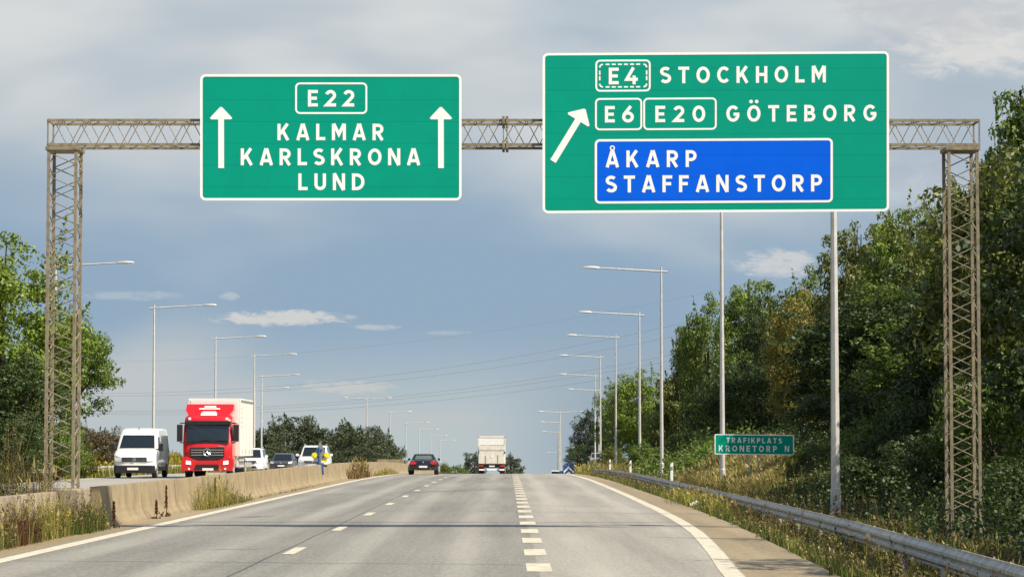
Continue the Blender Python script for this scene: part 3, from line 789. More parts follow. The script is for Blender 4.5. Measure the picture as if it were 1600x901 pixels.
# --- white delivery van, coming towards us
def make_van():
    Y = 127.0; x = (211 - 794) / F * Y
    t = thing('delivery_van', 'white panel van with black bumper driving towards us, left of the red truck', 'van', (x, Y, pf(Y) + .105))
    body = [(0.02, .30), (-.02, .52), (.0, .72), (.03, .98), (.16, 1.13), (.80, 1.34), (.98, 1.40), (1.62, 2.05), (1.82, 2.26), (2.2, 2.36), (5.3, 2.36), (5.42, 2.25), (5.5, 1.3), (5.5, .34)]
    def Wf(y_, z_): return .985 - .0 * z_ - max(0, z_ - 1.25) * .10 - (.03 if z_ < .5 else 0)
    m = MB(); sweep(m, body, Wf, .16, 1.1); m.build('body', M['white'], t, smooth=True)
    # windscreen lies on the slope between (.98,1.40) and (1.62,2.05)
    def slope(u): return (.98 + .64 * u, 1.40 + .65 * u)
    nrm = Vector((0, -.65, .64)).normalized()
    pts = []
    for u, hw in ((.0, .83), (.0, .5), (.0, 0), (.0, -.5), (.0, -.83), (.95, -.74), (.95, -.4), (.95, 0), (.95, .4), (.95, .74)):
        y_, z_ = slope(u); bow = .16 * .35 * (hw / .97) ** 2 * .95; pts.append((hw, y_ + bow, z_))
    quadpanel(pts, .02, nrm).build('windscreen', M['glass'], t)
    m = MB(); m.box(-.90, .90, -.045, .12, .24, .60); m.box(-.97, -.80, .0, .3, .26, .60); m.box(.80, .97, .0, .3, .26, .60)
    m.build('bumper', M['black'], t, bevel=.04)
    m = MB(); m.box(-.58, .58, -.035, .05, .78, .98); g_ = m.build('grille', M['black'], t, bevel=.01)
    m = MB(); 
    for z_ in (.83, .90): m.box(-.56, .56, -.05, -.03, z_, z_ + .014)
    m.build('grille_slat', M['chrome'], g_)
    m = MB(); m.cyl((0, -.055, .885), .095, .02, 'y', 20); em = m.build('emblem', M['chrome'], t)
    m = MB()
    for z0, sc in ((.89, 1.0),):
        m.tube([(-.06, -.07, .93), (-.025, -.07, .85), (0, -.07, .90), (.025, -.07, .85), (.06, -.07, .93)], .009, 4); m.tube([(-.028, -.07, .955), (0, -.07, .905), (.028, -.07, .955)], .009, 4)
    m.build('emblem_mark', M['black'], em)
    for s in (-1, 1):
        quadpanel([(s * .60, -.0, .80), (s * .90, .09, .80), (s * .95, .13, 1.02), (s * .86, .08, 1.06), (s * .60, .0, .97)], .035).build('headlight', M['lamp'], t)
        m = MB(); m.box(s * 1.04 - .03, s * 1.04 + .03, .86, 1.0, 1.42, 1.44); m.box(s * 1.14 - .10, s * 1.14 + .10, .84, .96, 1.26, 1.62)
        m.box(min(s * .93, s * 1.14), max(s * .93, s * 1.14), .9, .95, 1.32, 1.38)
        m.build('mirror', M['black'], t, bevel=.03)
        wheel(t, s * .87, .78, .35, .22); wheel(t, s * .87, 4.45, .35, .22)
        # side windows and lower cladding
        m = quadpanel([(s * .972, 1.15, 1.38), (s * .972, 2.0, 1.36), (s * .915, 2.0, 1.95), (s * .925, 1.62, 1.95)], .012, (s, 0, 0)); m.build('side_window', M['glass'], t)
        m = MB(); m.box(min(s * .955, s * .992), max(s * .955, s * .992), 1.2, 4.0, .34, .52); m.build('side_trim', M['black'], t)
    plate_on(t, -.06, -.062, .44)
    m = MB(); m.cyl((-.05, 1.93, 2.34), .03, .06, 'z', 8); m.build('aerial', M['black'], t)
make_van()

# --- red truck with white box body
def make_truck():
    Y = 127.0; x = (325 - 794) / F * Y
    t = thing('box_truck', 'red cab truck with white cargo box and lit headlights driving towards us', 'truck', (x, Y, pf(Y) + .105))
    hw = 1.16
    cab = [(.06, .62), (.0, .9), (-.02, 1.62), (.04, 1.72), (.20, 2.62), (.30, 2.84), (.55, 2.96), (1.75, 2.98), (1.80, 2.8), (1.80, .62)]
    def Wf(y_, z_): return hw - max(0, z_ - 1.7) * .04
    m = MB(); sweep(m, cab, Wf, .14, 1.7); m.build('cab', M['red'], t, smooth=True)
    def slope(u): return (.04 + .16 * u, 1.72 + .90 * u)
    def bowpts(us, hws):
        o = []
        for u in us:
            row = []
            for w_ in hws:
                y_, z_ = slope(u); row.append((w_, y_ + .14 * .35 * (w_ / hw) ** 2 + .14 * (abs(w_) / hw) ** 9 * .3, z_))
            o.append(row)
        return o[0] + o[1][::-1]
    quadpanel(bowpts((.02, .86), (-1.0, -.6, 0, .6, 1.0)), .05).build('windscreen', M['glass'], t)
    m = MB(); m.box(-1.08, 1.08, .02, .30, 2.50, 2.70); m.build('sun_visor', M['black'], t, bevel=.03)
    m = MB(); m.box(-1.0, 1.0, -.03, .06, 1.64, 1.73); m.tube([(-.75, -.04, 1.70), (-.35, -.02, 1.76), (.1, -.01, 1.80)], .018, 4); m.tube([(.05, -.04, 1.70), (.45, -.02, 1.76), (.9, -.01, 1.78)], .018, 4)
    m.build('wiper', M['black'], t)
    # roof deflector
    m = MB(); dfl = [(-1.10, 3.48), (-1.12, 3.28), (-.92, 2.94), (.92, 2.94), (1.12, 3.28), (1.10, 3.48)]
    vs0 = [(-1.0, .55, 2.90), (1.0, .55, 2.90), (1.16, 1.2, 3.50), (-1.16, 1.2, 3.50)]
    m.add([(-.92, .45, 2.90), (.92, .45, 2.90), (1.14, .85, 3.22), (1.12, 1.2, 3.50), (-1.12, 1.2, 3.50), (-1.14, .85, 3.22),
           (-.92, 1.75, 2.90), (.92, 1.75, 2.90), (1.14, 1.75, 3.22), (1.12, 1.75, 3.48), (-1.12, 1.75, 3.48), (-1.14, 1.75, 3.22)],
          [(0, 1, 2, 3, 4, 5), (6, 11, 10, 9, 8, 7), (0, 6, 7, 1), (1, 7, 8, 2), (2, 8, 9, 3), (3, 9, 10, 4), (4, 10, 11, 5), (5, 11, 6, 0)])
    gp = MB(); gp.box(-1.0, 1.0, .60, 1.7, 2.95, 3.0); gp.box(-1.13, -.98, .9, 1.7, 2.9, 3.2); gp.box(.98, 1.13, .9, 1.7, 2.9, 3.2)
    df = m.build('roof_deflector', M['red'], t, bevel=.02)
    m = MB()
    def on_def(x_, z_): return (x_, .45 + (z_ - 2.90) * 1.25 - .03, z_)
    for (x0, x1, z0, z1) in ((-.50, .50, 3.25, 3.295), (-.26, .30, 3.34, 3.405), (-.38, .38, 2.95, 3.09), (-.32, .32, 3.115, 3.14)):
        a_ = [on_def(x0, z0), on_def(x1, z0), on_def(x1 * .96, z1), on_def(x0 * .96, z1)]
        m.add(a_ + [(p[0], p[1] - .012, p[2] + .006) for p in a_], [(0, 1, 2, 3), (7, 6, 5, 4), (0, 4, 5, 1), (1, 5, 6, 2), (2, 6, 7, 3), (3, 7, 4, 0)])
    m.build('roof_plaque', M['signwhite'], df)
    for s in (-1, 1):
        m = MB(); m.cyl((s * .88, .32, 2.80), .07, .06, 'y', 14); m.build('marker_lamp', M['lamp'], t)
        m = MB(); m.box(s * 1.33 - .13, s * 1.33 + .13, .10, .24, 1.72, 2.52)
        m.tube([(s * 1.1, .2, 2.60), (s * 1.33, .17, 2.58)], .03, 6); m.tube([(s * 1.1, .2, 1.66), (s * 1.33, .17, 1.68)], .03, 6)
        m.build('mirror', M['black'], t, bevel=.04)
        m = quadpanel([(s * 1.17, .35, 1.75), (s * 1.17, 1.25, 1.75), (s * 1.14, 1.25, 2.5), (s * 1.14, .42, 2.5)], .012, (s, 0, 0)); m.build('side_window', M['glass'], t)
        quadpanel([(s * .76, -.10, .64), (s * 1.06, -.05, .68), (s * 1.10, -.04, .84), (s * .78, -.10, .80)], .03).build('headlight', M['lamp_on'], t)
        wheel(t, s * .98, 1.05, .46, .3); wheel(t, s * .98, 5.6, .46, .5)
        m = MB(); m.cyl((s * .85, -.09, .44), .05, .03, 'y', 12); m.build('fog_lamp', M['lamp'], t)
    m = MB(); m.box(-.80, .80, -.065, .02, 1.0, 1.44); m.add([(-.80, -.06, 1.0), (.80, -.06, 1.0), (.55, -.06, .86), (-.55, -.06, .86), (-.80, .02, 1.0), (.80, .02, 1.0), (.55, .02, .86), (-.55, .02, .86)], [(0, 1, 2, 3), (7, 6, 5, 4), (0, 4, 5, 1), (1, 5, 6, 2), (2, 6, 7, 3), (3, 7, 4, 0)])
    g_ = m.build('grille', M['black'], t)
    m = MB()
    for z_ in (1.08, 1.20, 1.32): m.box(-.76, .76, -.085, -.063, z_, z_ + .02)
    m.build('grille_slat', M['galv'], g_)
    star_emblem(t, 0, -.12, 1.22, .17, M['chrome'])
    m = MB(); m.box(.50, .80, -.045, -.025, 1.49, 1.515); m.build('badge', M['chrome'], t)
    # bumper with raised sides and dark intake
    bp = [(-1.20, .34), (-1.22, .52), (-1.22, .95), (-1.0, 1.02), (-.70, .90), (-.45, .82), (.45, .82), (.70, .90), (1.0, 1.02), (1.22, .95), (1.22, .52), (1.20, .34)]
    m = MB(); m.prism(bp, -.09, .45); m.build('bumper', M['red'], t, bevel=.03)
    m = MB(); m.prism([(-.62, .40), (-.52, .64), (.52, .64), (.62, .40)], -.115, -.08); m.build('air_intake', M['black'], t)
    plate_on(t, .04, -.13, .42)
    m = MB(); m.box(-1.16, 1.16, .0, 1.7, .5, .66); m.build('chassis_front', M['black'], t)
    # cargo box
    m = MB(); m.box(-1.15, 1.37, 1.95, 8.2, 1.02, 3.78); m.build('cargo_box', M['cream'], t, bevel=.02)
    m = MB(); m.box(-1.03, 1.25, 1.93, 1.955, 2.6, 3.68); m.build('front_panel', M['white'], t)
    m = MB()
    for yy in (3.4, 4.9, 6.4, 7.7): m.box(1.365, 1.378, yy, yy + .03, 1.10, 3.60)
    m.box(1.36, 1.385, 2.0, 8.15, 3.60, 3.72)
    m.build('side_seam', M['signback'], t)
    m = MB()
    for k in range(5): m.box(1.368, 1.376, 2.35, 2.62, 3.25 - k * .22, 3.36 - k * .22)
    for yy in (2.6, 4.3, 6.0, 7.4): m.box(1.368, 1.382, yy, yy + .16, 1.12, 1.34)
    m.build('side_mark', M['signback'], t)
    m = MB(); m.box(-.55, -.4, 1.9, 8.1, .7, 1.02); m.box(.45, .6, 1.9, 8.1, .7, 1.02); m.box(-1.1, 1.3, 8.0, 8.15, .45, .7)
    for zz in (.5, .78): m.box(1.22, 1.26, 2.6, 4.9, zz, zz + .10)
    for yy in (2.7, 3.7, 4.7): m.box(1.18, 1.24, yy, yy + .06, .45, 1.02)
    m.box(.7, 1.2, 2.0, 3.0, .5, .95)
    m.build('underframe', M['galv'], t)
make_truck()

# --- passenger cars coming towards us
def make_car(label, Y, px, pz_off, wid, hgt, paint, kind, group='cars on the opposite road', yaw=0.0, name='car', xoff=0):
    x = (px - 794) / F * Y
    t = thing(name, label, 'car', (x, Y, pf(Y) + pz_off), group, yaw)
    hw = wid / 2; b = hgt * .60; Ln = 4.4
    low = [(.05, .25), (-.02, .42), (.0, .62), (.10, b - .16), (.45, b - .06), (1.25, b + .02), (1.45, b + .04), (Ln - .35, b + .06), (Ln, b - .1), (Ln, .3)]
    m = MB(); sweep(m, low, lambda y_, z_: hw - .05 * max(0, z_ - .6) / .4, .22, .5); m.build('body', paint, t, smooth=True)
    cabp = [(1.20, b - .02), (1.95, hgt - .07), (2.3, hgt), (3.4, hgt - .01), (3.9, hgt - .1), (4.2, b)]
    def Wc(y_, z_): return hw - .08 - (z_ - b) / (hgt - b) * .16
    m = MB(); sweep(m, cabp, Wc, .10, b + .1); m.build('roof', paint, t, smooth=True)
    nrm = Vector((0, -(hgt - .05 - b), .75)).normalized()
    pts = []
    for u, w_ in ((.06, -.86), (.06, 0), (.06, .86), (.92, .88), (.92, 0), (.92, -.88)):
        ww = Wc(0, b + u * (hgt - b)) * w_; pts.append((ww, 1.20 + .75 * u + .04 * w_ * w_, b - .02 + (hgt - .05 - b) * u))
    quadpanel(pts, .018, nrm).build('windscreen', M['glass'], t)
    m = MB(); m.prism([(-hw * .50, .62), (-hw * .56, .78), (hw * .56, .78), (hw * .50, .62)], -.05, .12); g_ = m.build('grille', M['black'], t)
    m = MB(); m.box(-hw * .52, hw * .52, -.062, -.045, .69, .705); m.box(-hw * .5, hw * .5, -.062, -.045, .735, .75); m.build('grille_slat', M['chrome'], g_)
    m = MB(); m.cyl((0, -.065, .72), .06, .02, 'y', 14); m.build('emblem', M['chrome'], t)
    m = MB(); m.prism([(-hw * .62, .30), (-hw * .52, .44), (hw * .52, .44), (hw * .62, .30)], -.05, .1); m.build('air_intake', M['black'], t)
    plate_on(t, 0, -.06, .50, '', .5, .11)
    for s in (-1, 1):
        quadpanel([(s * hw * .58, .02, .66), (s * hw * .90, .16, .70), (s * hw * .94, .22, .84), (s * hw * .62, .05, .79)], .05).build('headlight', M['lamp'], t)
        m = MB(); m.box(min(s * (hw + .02), s * (hw + .20)), max(s * (hw + .02), s * (hw + .20)), 1.35, 1.5, b + .02, b + .17); m.box(min(s * (hw - .1), s * (hw + .04)), max(s * (hw - .1), s * (hw + .04)), 1.4, 1.46, b + .03, b + .07)
        m.build('mirror', paint, t, bevel=.03)
        m = quadpanel([(s * (hw - .085), 1.5, b + .03), (s * (hw - .085), 3.9, b + .05), (s * (hw - .20), 3.6, hgt - .12), (s * (hw - .20), 2.05, hgt - .1)], .012, (s, 0, .3)); m.build('side_window', M['glass'], t)
        wheel(t, s * (hw - .12), .85, .33, .22); wheel(t, s * (hw - .12), 3.55, .33, .22)
        if kind == 'suv':
            m = MB(); m.tube([(s * (hw - .28), 2.1, hgt - .01), (s * (hw - .28), 2.4, hgt + .05), (s * (hw - .28), 3.6, hgt + .04)], .025, 5); m.build('roof_rail', M['silver'], t)
    return t
make_car('white car half hidden behind the red truck', 168, 388, .1, 1.85, 1.56, M['white'], 'suv')
make_car('dark grey hatchback between the two white cars behind the barrier', 205, 440, .1, 1.80, 1.45, M['cargrey'], 'hatch')
make_car('white sport utility car behind the triangular sign on the barrier', 165, 489, .1, 1.88, 1.70, M['white'], 'suv')
make_car('silver car mostly hidden by the verge at the top of the exit ramp', 352, 933, 1.95, 1.8, 1.6, M['silver'], 'suv', group=None)
make_car('car showing only its pale roof over the crest, left of the chevron board', 420, 868, -.02, 1.8, 1.72, M['white'], 'hatch', group=None)

# --- black roadster, seen from behind
def make_roadster():
    Y = 168.0; x = (661.5 - 794) / F * Y
    t = thing('roadster', 'small black soft-top roadster driving away from us in the left lane', 'car', (x, Y, pf(Y)))
    hw = .90
    low = [(.03, .28), (-.03, .45), (.0, .66), (.06, .86), (.30, .93), (1.2, .90), (2.4, .88), (3.6, .80), (4.0, .62), (4.05, .3)]
    m = MB(); sweep(m, low, lambda y_, z_: hw - .10 * max(0, z_ - .6) / .3, .20, .5); m.build('body', M['carblack'], t, smooth=True)
    top = [(.55, .88), (.95, 1.22), (1.3, 1.29), (1.9, 1.28), (2.5, .88)]
    def Wc(y_, z_): return .78 - (z_ - .88) / .41 * .20
    m = MB(); sweep(m, top, Wc, .10, 1.0); m.build('soft_top', M['black'], t, smooth=True)
    nrm = Vector((0, -.34, .40)).normalized()
    pts = [(-.56, .62, .935), (0, .58, .935), (.56, .62, .935), (.46, .92, 1.17), (0, .89, 1.17), (-.46, .92, 1.17)]
    quadpanel(pts, .03, nrm).build('rear_window', M['glass_soft'], t)
    for s in (-1, 1):
        m = MB(); m.prism([(s * .42 + .0, .76), (s * .46, .66), (s * .62, .62), (s * .82, .66), (s * .84, .78), (s * .62, .84)], -.06, .12); m.build('tail_light', M['tail'], t, bevel=.015)
        m = MB(); m.box(min(s * .86, s * 1.02), max(s * .86, s * 1.02), 1.75, 1.9, .88, 1.02); m.build('mirror', M['carblack'], t, bevel=.03)
        wheel(t, s * .80, .72, .32, .26); wheel(t, s * .80, 3.25, .32, .24)
        m = MB(); m.cyl((s * .45, -.06, .27), .04, .1, 'y', 10); m.build('exhaust', M['chrome'], t)
        m = MB(); m.tube([(s * .30, 1.15, .95), (s * .30, 1.15, 1.14)], .09, 8); m.build('head_restraint', M['black'], t)
    plate_on(t, 0, -.06, .50, '', .52, .12)
    m = MB(); m.cyl((0, -.03, .78), .045, .02, 'y', 14); m.build('emblem', M['chrome'], t)
    m = MB(); m.box(-.7, .7, -.045, .1, .28, .38); m.build('diffuser', M['black'], t, bevel=.02)
    m = MB(); m.box(.42, .5, -.055, -.03, .36, .385); m.build('badge', M['silver'], t)
make_roadster()

# --- box truck driving away over the crest
def make_rear_truck():
    Y = 252.0; x = (768.5 - 794) / F * Y
    zt_ = P(768, 681, Y).z; z0 = pf(Y)
    t = thing('box_truck', 'cream box truck with closed tail lift driving away at the crest', 'truck', (x, Y, z0))
    H = zt_ - z0; hw = 1.27
    m = MB(); m.box(-hw, hw, .12, 7.5, 1.05, H); m.build('cargo_box', M['dirtywhite'], t, bevel=.03)
    m = MB(); m.box(-1.17, 1.17, .08, .125, 2.80, H - .12); m.build('upper_door', M['white'], t, bevel=.015)
    m = MB(); m.box(-1.22, 1.22, .0, .10, 1.08, 2.70); tl = m.build('tail_lift', M['dirtywhite'], t, bevel=.015)
    m = MB()
    for s in (-1, 1): m.box(s * .58 - .03, s * .58 + .03, -.03, .01, 1.08, 1.85)
    m.box(-1.2, 1.2, -.02, .0, 2.30, 2.34)
    m.build('lift_rib', M['signback'], tl)
    m = MB(); m.cyl((0, -.01, 1.75), .12, .02, 'y', 14); m.build('lift_handle', M['plate'], tl)
    m = MB()
    for s in (-1, 1): m.box(s * 1.23 - .05, s * 1.23 + .05, .05, .14, 1.05, H - .02)
    m.box(-1.28, 1.28, .05, .14, H - .12, H + .02); m.build('door_frame', M['cream'], t)
    m = MB(); m.box(-1.2, 1.2, .15, .7, .70, 1.04); m.build('rear_chassis', M['black'], t)
    for s in (-1, 1):
        m = MB(); m.box(s * 1.0 - .22, s * 1.0 + .22, .08, .16, .80, .95); m.build('tail_light', M['tail'], t)
        m = MB(); m.box(s * .95 - .24, s * .95 + .24, .0, .10, .44, .58); m.build('bumper_stripe', M['signwhite'], t)
        wheel(t, s * .98, 1.6, .48, .5); wheel(t, s * 1.05, 6.6, .48, .3)
        m = MB(); m.box(s * 1.22 - .04, s * 1.22 + .04, -.06, .02, 2.02, 2.22); m.build('latch', M['black'], t)
    m = MB(); m.box(-.46, .46, .0, .10, .46, .60); m.build('bumper_bar', M['signwhite'], t)
    m = MB(); m.box(-.26, .26, .07, .10, .78, .90); m.build('number_plate', M['plate'], t)
    m = MB(); m.box(-1.15, 1.15, 7.7, 9.4, .6, 2.9); m.build('cab', M['cream'], t, bevel=.05)
make_rear_truck()

# ------------------------------------------------------------------ small roadside furniture
def chevron_board():
    Y = 300.0; a_ = P(880, 726, Y); b_ = P(897, 743, Y); cx = (a_.x + b_.x) / 2
    t = thing('chevron_board', 'blue and white chevron board marking the exit nose at the crest', 'traffic sign', (cx, Y, pf(Y) - .05)); off = t.location
    w = (b_.x - a_.x) / 2; zt_ = a_.z; zb_ = pf(Y) + .1
    m = MB(); m.box(cx - w, cx + w, Y, Y + .06, zb_, zt_); m.build('panel', M['bluepaint'], t, off=off)
    for k in range(3):
        z_ = zt_ - .50 - k * .55; th = .24; s_ = .42
        m = MB(); m.prism([(cx - w * .92, z_ - s_), (cx, z_ + .12), (cx + w * .92, z_ - s_), (cx + w * .92, z_ - s_ + th), (cx, z_ + .12 + th), (cx - w * .92, z_ - s_ + th)], Y - .012, Y - .002)
        m.build('chevron', M['signwhite'], t, off=off)
    m = MB(); m.box(cx + w * .3, cx + w * 1.1, Y + .07, Y + .12, zt_ - .5, zt_ + .2); m.box(cx - w * 1.7, cx - w * .9, Y + .07, Y + .12, zb_, zt_ - .65)
    m.build('side_panel', M['bluepaint'], t, off=off)
chevron_board()

def triangle_sign():
    Y = 117.0; S = lambda px, py: P(px, py, Y)
    bz = pf(Y) + .80; c = S(500, 730)
    t = thing('warning_sign', 'grey back of a triangular sign with yellow lamps, clamped to the barrier by blue post', 'traffic sign', (c.x, Y, bz)); off = t.location
    ax, lx, rx_ = S(500, 688), S(488.5, 716), S(513.5, 716)
    def rnd(pts, r=.05):
        o = []
        for i in range(3):
            p, a_, b_ = Vector(pts[i]), Vector(pts[i - 1]), Vector(pts[(i + 1) % 3])
            for k in range(4):
                u = k / 3; q0 = p + (a_ - p).normalized() * r; q1 = p + (b_ - p).normalized() * r
                o.append(q0 * (1 - u) ** 2 + p * 2 * u * (1 - u) + q1 * u * u)
        return [(q.x, q.y) for q in o]
    m = MB(); m.prism(rnd([(ax.x, ax.z), (lx.x, lx.z), (rx_.x, rx_.z)]), Y, Y + .03); m.build('panel', M['signback'], t, off=off)
    m = MB(); p0, p1, p2, p3 = S(498.5, 699), S(498.5, 722), S(503.5, 725), S(505, 741)
    m.tube([(p0.x, Y - .05, p0.z), (p1.x, Y - .05, p1.z), (p2.x, Y - .05, p2.z), (p3.x, Y - .02, p3.z)], .045, 8)
    m.box(p1.x - .12, p2.x + .08, Y - .08, Y + .1, bz + .002, bz + .06)
    m.box(p0.x - .12, p0.x + .16, Y - .06, Y - .005, p0.z - .12, p0.z - .06)
    m.build('post', M['bluepaint'], t, off=off)
    for px in (491.5, 510.5):
        q0 = S(px, 710.8); m = MB(); m.cyl((q0.x, Y - .09, q0.z), .12, .12, 'y', 16); lo = m.build('warning_lamp', M['yellow'], t, off=off)
        m = MB(); m.cyl((q0.x - .02, Y - .16, q0.z), .07, .03, 'y', 12, .05); m.build('lens', M['yellow'], lo, off=off)
    m = MB(); q0, q1 = S(490, 715), S(511, 715); m.box(q0.x, q1.x, Y - .04, Y - .01, q0.z - .1, q0.z - .04)
    m.box(q0.x + .25, q1.x, Y - .05, Y - .01, q0.z - .38, q0.z - .30); m.build('crossbar', M['black'], t, off=off)
    q0 = S(507, 719); m = MB(); m.box(q0.x - .12, q0.x + .14, Y - .1, Y - .06, q0.z - .06, q0.z + .03); m.build('battery_box', M['yellow'], t, off=off)
triangle_sign()

def delineator(px, py, Y, lab):
    p = P(px, py, Y); zg = float(gz(p.x, Y)) - .1
    t = thing('delineator_post', lab, 'marker post', (p.x, Y, zg), 'white marker posts behind the guardrail'); H = p.z - zg
    m = MB(); m.prism([(-.055, 0), (.055, 0), (.055, H - .03), (.02, H), (-.055, H - .08)], -.03, .03); m.build('post', M['signwhite'], t, bevel=.008)
    m = MB(); m.box(-.04, .04, -.036, -.031, H - .32, H - .18); m.build('reflector', M['signback'], t)
delineator(1049.5, 721.5, 108, 'largest white marker post, right of the third lamp post behind the guardrail')
delineator(985, 718.5, 147, 'white marker post between two lamp posts behind the guardrail')
delineator(953, 717, 178, 'small white marker post just right of the silver car on the ramp')
delineator(913.5, 724, 262, 'smallest white marker post left of the silver car near the chevron board')

# litter on the shoulder
m = MB(); p = P(1082, 787, 72.0)
m.tube([(4.86, 72, .02), (5.05, 72.1, .10), (5.18, 72, .03)], [.05, .07, .04], 6)
tag(m.build('litter', M['plate']), 'pale scrap of litter lying at the edge of the right verge', 'litter')

# ------------------------------------------------------------------ trees
def leaf_quads(rs, centers, radii, counts, size, up=.25, shoots=None):
    """diamond leaves filled into clumps; returns verts"""
    P0, D0 = [], []
    for c, r, n in zip(centers, radii, counts):
        d = rs.normal(size=(n, 3)); d[:, 2] += .25; d /= np.linalg.norm(d, axis=1)[:, None] + 1e-9
        u = rs.uniform(.2, 1, n) ** .4
        r_ = np.array(r) if np.ndim(r) else np.array([r, r, r])
        P0.append(np.array(c) + d * u[:, None] * r_); D0.append(d)
    if shoots is not None:
        P0.append(shoots); dd = rs.normal(size=shoots.shape); dd[:, 2] += .6; D0.append(dd / np.linalg.norm(dd, axis=1)[:, None])
    P0 = np.concatenate(P0); n = len(P0)
    nm = np.concatenate(D0) * 1.5 + rs.normal(size=(n, 3)) * .55; nm /= np.linalg.norm(nm, axis=1)[:, None]
    a_ = rs.normal(size=(n, 3)); a_ -= (a_ * nm).sum(1)[:, None] * nm; a_ /= np.linalg.norm(a_, axis=1)[:, None]
    b_ = np.cross(nm, a_)
    s = (size * rs.uniform(.6, 1.35, n))[:, None]
    v = np.stack([P0 - a_ * s * .5, P0 + b_ * s * .30 - a_ * s * .05, P0 + a_ * s * .5, P0 - b_ * s * .30 - a_ * s * .05], 1)
    return v.reshape(-1, 3)
def crown_mesh(name, seed, H, Wd, z0, nclump, per, size, cr, shape='round', nshoot=40):
    """a crown of many small clumps set unevenly on and in an envelope; H is top, z0 bottom, Wd width"""
    rs = np.random.RandomState(seed); cs, rr, nn = [], [], []
    mid = (H + z0) / 2; hz = (H - z0) / 2
    lob = [(rs.uniform(0, 6.28), rs.uniform(.10, .28), rs.randint(2, 5)) for _ in range(4)]
    for k in range(nclump):
        d = rs.normal(size=3); d /= np.linalg.norm(d)
        az_ = math.atan2(d[1], d[0]); bump = 1 + sum(a2 * math.sin(f * az_ + ph + 2.3 * d[2] * f) for ph, a2, f in lob) * .55
        rad = rs.uniform(.30, 1.0) ** .45 * bump * .86
        t_ = d[2]
        wid = 1.0
        if shape == 'cone': wid = 1.0 - .45 * max(0, t_)
        if shape == 'column': wid = .9
        x, y_, z = d[0] * Wd / 2 * rad * wid, d[1] * Wd / 2 * rad * wid, mid + d[2] * hz * rad
        z = max(z, z0)
        c_r = cr * rs.uniform(.55, 1.25)
        cs.append((x, y_, z)); rr.append((c_r, c_r, c_r * rs.uniform(.5, .8))); nn.append(int(per * rs.uniform(.5, 1.3) * (c_r / cr) ** 1.5))
    sh = []
    for k in range(nshoot):
        c = np.array(cs[rs.randint(nclump)]); d = c - np.array([0, 0, mid - hz * .6]); d /= np.linalg.norm(d) + 1e-6
        d += rs.normal(size=3) * .25; d[2] += .35; Ls = rs.uniform(.4, 1.1) * cr * 1.25; m_ = 42
        u = rs.uniform(0, 1, m_); sh.append(c + d * (cr * .4 + u[:, None] * Ls) + rs.normal(size=(m_, 3)) * (.16 * (1.1 - u[:, None])) * cr)
    V = leaf_quads(rs, cs, rr, nn, size, shoots=np.concatenate(sh) if sh else None)
    me = bpy.data.meshes.new(name); nf = len(V) // 4
    me.vertices.add(len(V)); me.vertices.foreach_set('co', V.astype(np.float32).ravel())
    me.loops.add(nf * 4); me.loops.foreach_set('vertex_index', np.arange(nf * 4, dtype=np.int32))
    me.polygons.add(nf); me.polygons.foreach_set('loop_start', np.arange(0, nf * 4, 4, dtype=np.int32))
    me.materials.append(LEAF['green']); me.update(calc_edges=True)
    tr = MB(); rs2 = random.Random(seed)
    pts = [(0, 0, -.5), (rs2.uniform(-.1, .1), 0, z0 * .5), (rs2.uniform(-.25, .25), .1, mid), (0, 0, H * .9)]
    r0 = .022 * H + .05; tr.tube(pts, [r0 * 1.25, r0, r0 * .6, r0 * .12], 9)
    for k in rs2.sample(range(nclump), min(16, nclump)):
        c = Vector(cs[k]); b0 = Vector((0, 0, z0 * .6 + (c.z - z0 * .6) * .45)); md = (b0 + c) / 2 + Vector((0, 0, .1 * H * .3))
        tr.tube([b0, md, c], [r0 * .42, r0 * .25, r0 * .08], 5)
    to = tr.build(name + '_trunk', M['bark']); tme = to.data; bpy.data.objects.remove(to)
    return me, tme, H, Wd
TM = {
 'a': crown_mesh('broadleaf_a', 11, 12, 8.8, .6, 240, 150, .21, .86, 'round', 26),
 'b': crown_mesh('broadleaf_b', 12, 12, 7.8, .4, 230, 150, .21, .82, 'cone', 36),
 'c': crown_mesh('broadleaf_c', 13, 12, 9.4, .5, 260, 155, .21, .92, 'round', 24),
 'd': crown_mesh('broadleaf_d', 14, 12, 7.4, .3, 230, 140, .19, .78, 'column', 50),
 'u': crown_mesh('broadleaf_u', 21, 12, 8.6, 4.6, 190, 150, .21, .86, 'round', 20),
 's': crown_mesh('shrub_s', 15, 4, 4.6, .05, 150, 110, .13, .50, 'round', 20),
 't': crown_mesh('shrub_t', 16, 4, 5.4, .02, 170, 110, .125, .50, 'round', 24),
 'f': crown_mesh('far_f', 17, 10, 9.0, .2, 170, 90, .28, .95, 'round', 30),
 'g': crown_mesh('far_g', 18, 10, 8.0, .2, 160, 90, .28, .90, 'cone', 36),
}
def tree(label, px, top_py, Y, kind, leaf, width_px=None, X=None, cat='tree', name=None, group=None, rz=None, zoff=0.0, squash=None):
    cme, tme, H, Wd = TM[kind]
    p = P(px, top_py, Y); x = p.x if X is None else X
    zg = float(gz(x, Y)) - .1 + zoff; h = p.z - zg
    t = thing(name or ('tree' if cat == 'tree' else 'shrub'), label, cat, (x, Y, zg), group)
    sz = h / (H * 1.03); sx = (width_px * Y / F) / (Wd * .96) if width_px else sz
    rz = random.uniform(0, 6.28) if rz is None else rz
    for nm, me, mt in (('crown', cme, LEAF[leaf]), ('trunk' if cat == 'tree' else 'stems', tme, M['bark'])):
        o = bpy.data.objects.new(nm, me); col.objects.link(o); o.parent = t; KIDS.setdefault(t.name, []).append(o)
        o.rotation_euler = (0, 0, rz); o.scale = (sx, sx, sz)
        o.material_slots[0].link = 'OBJECT'; o.material_slots[0].material = mt
    return t
GR = 'trees in the wood right of the road'
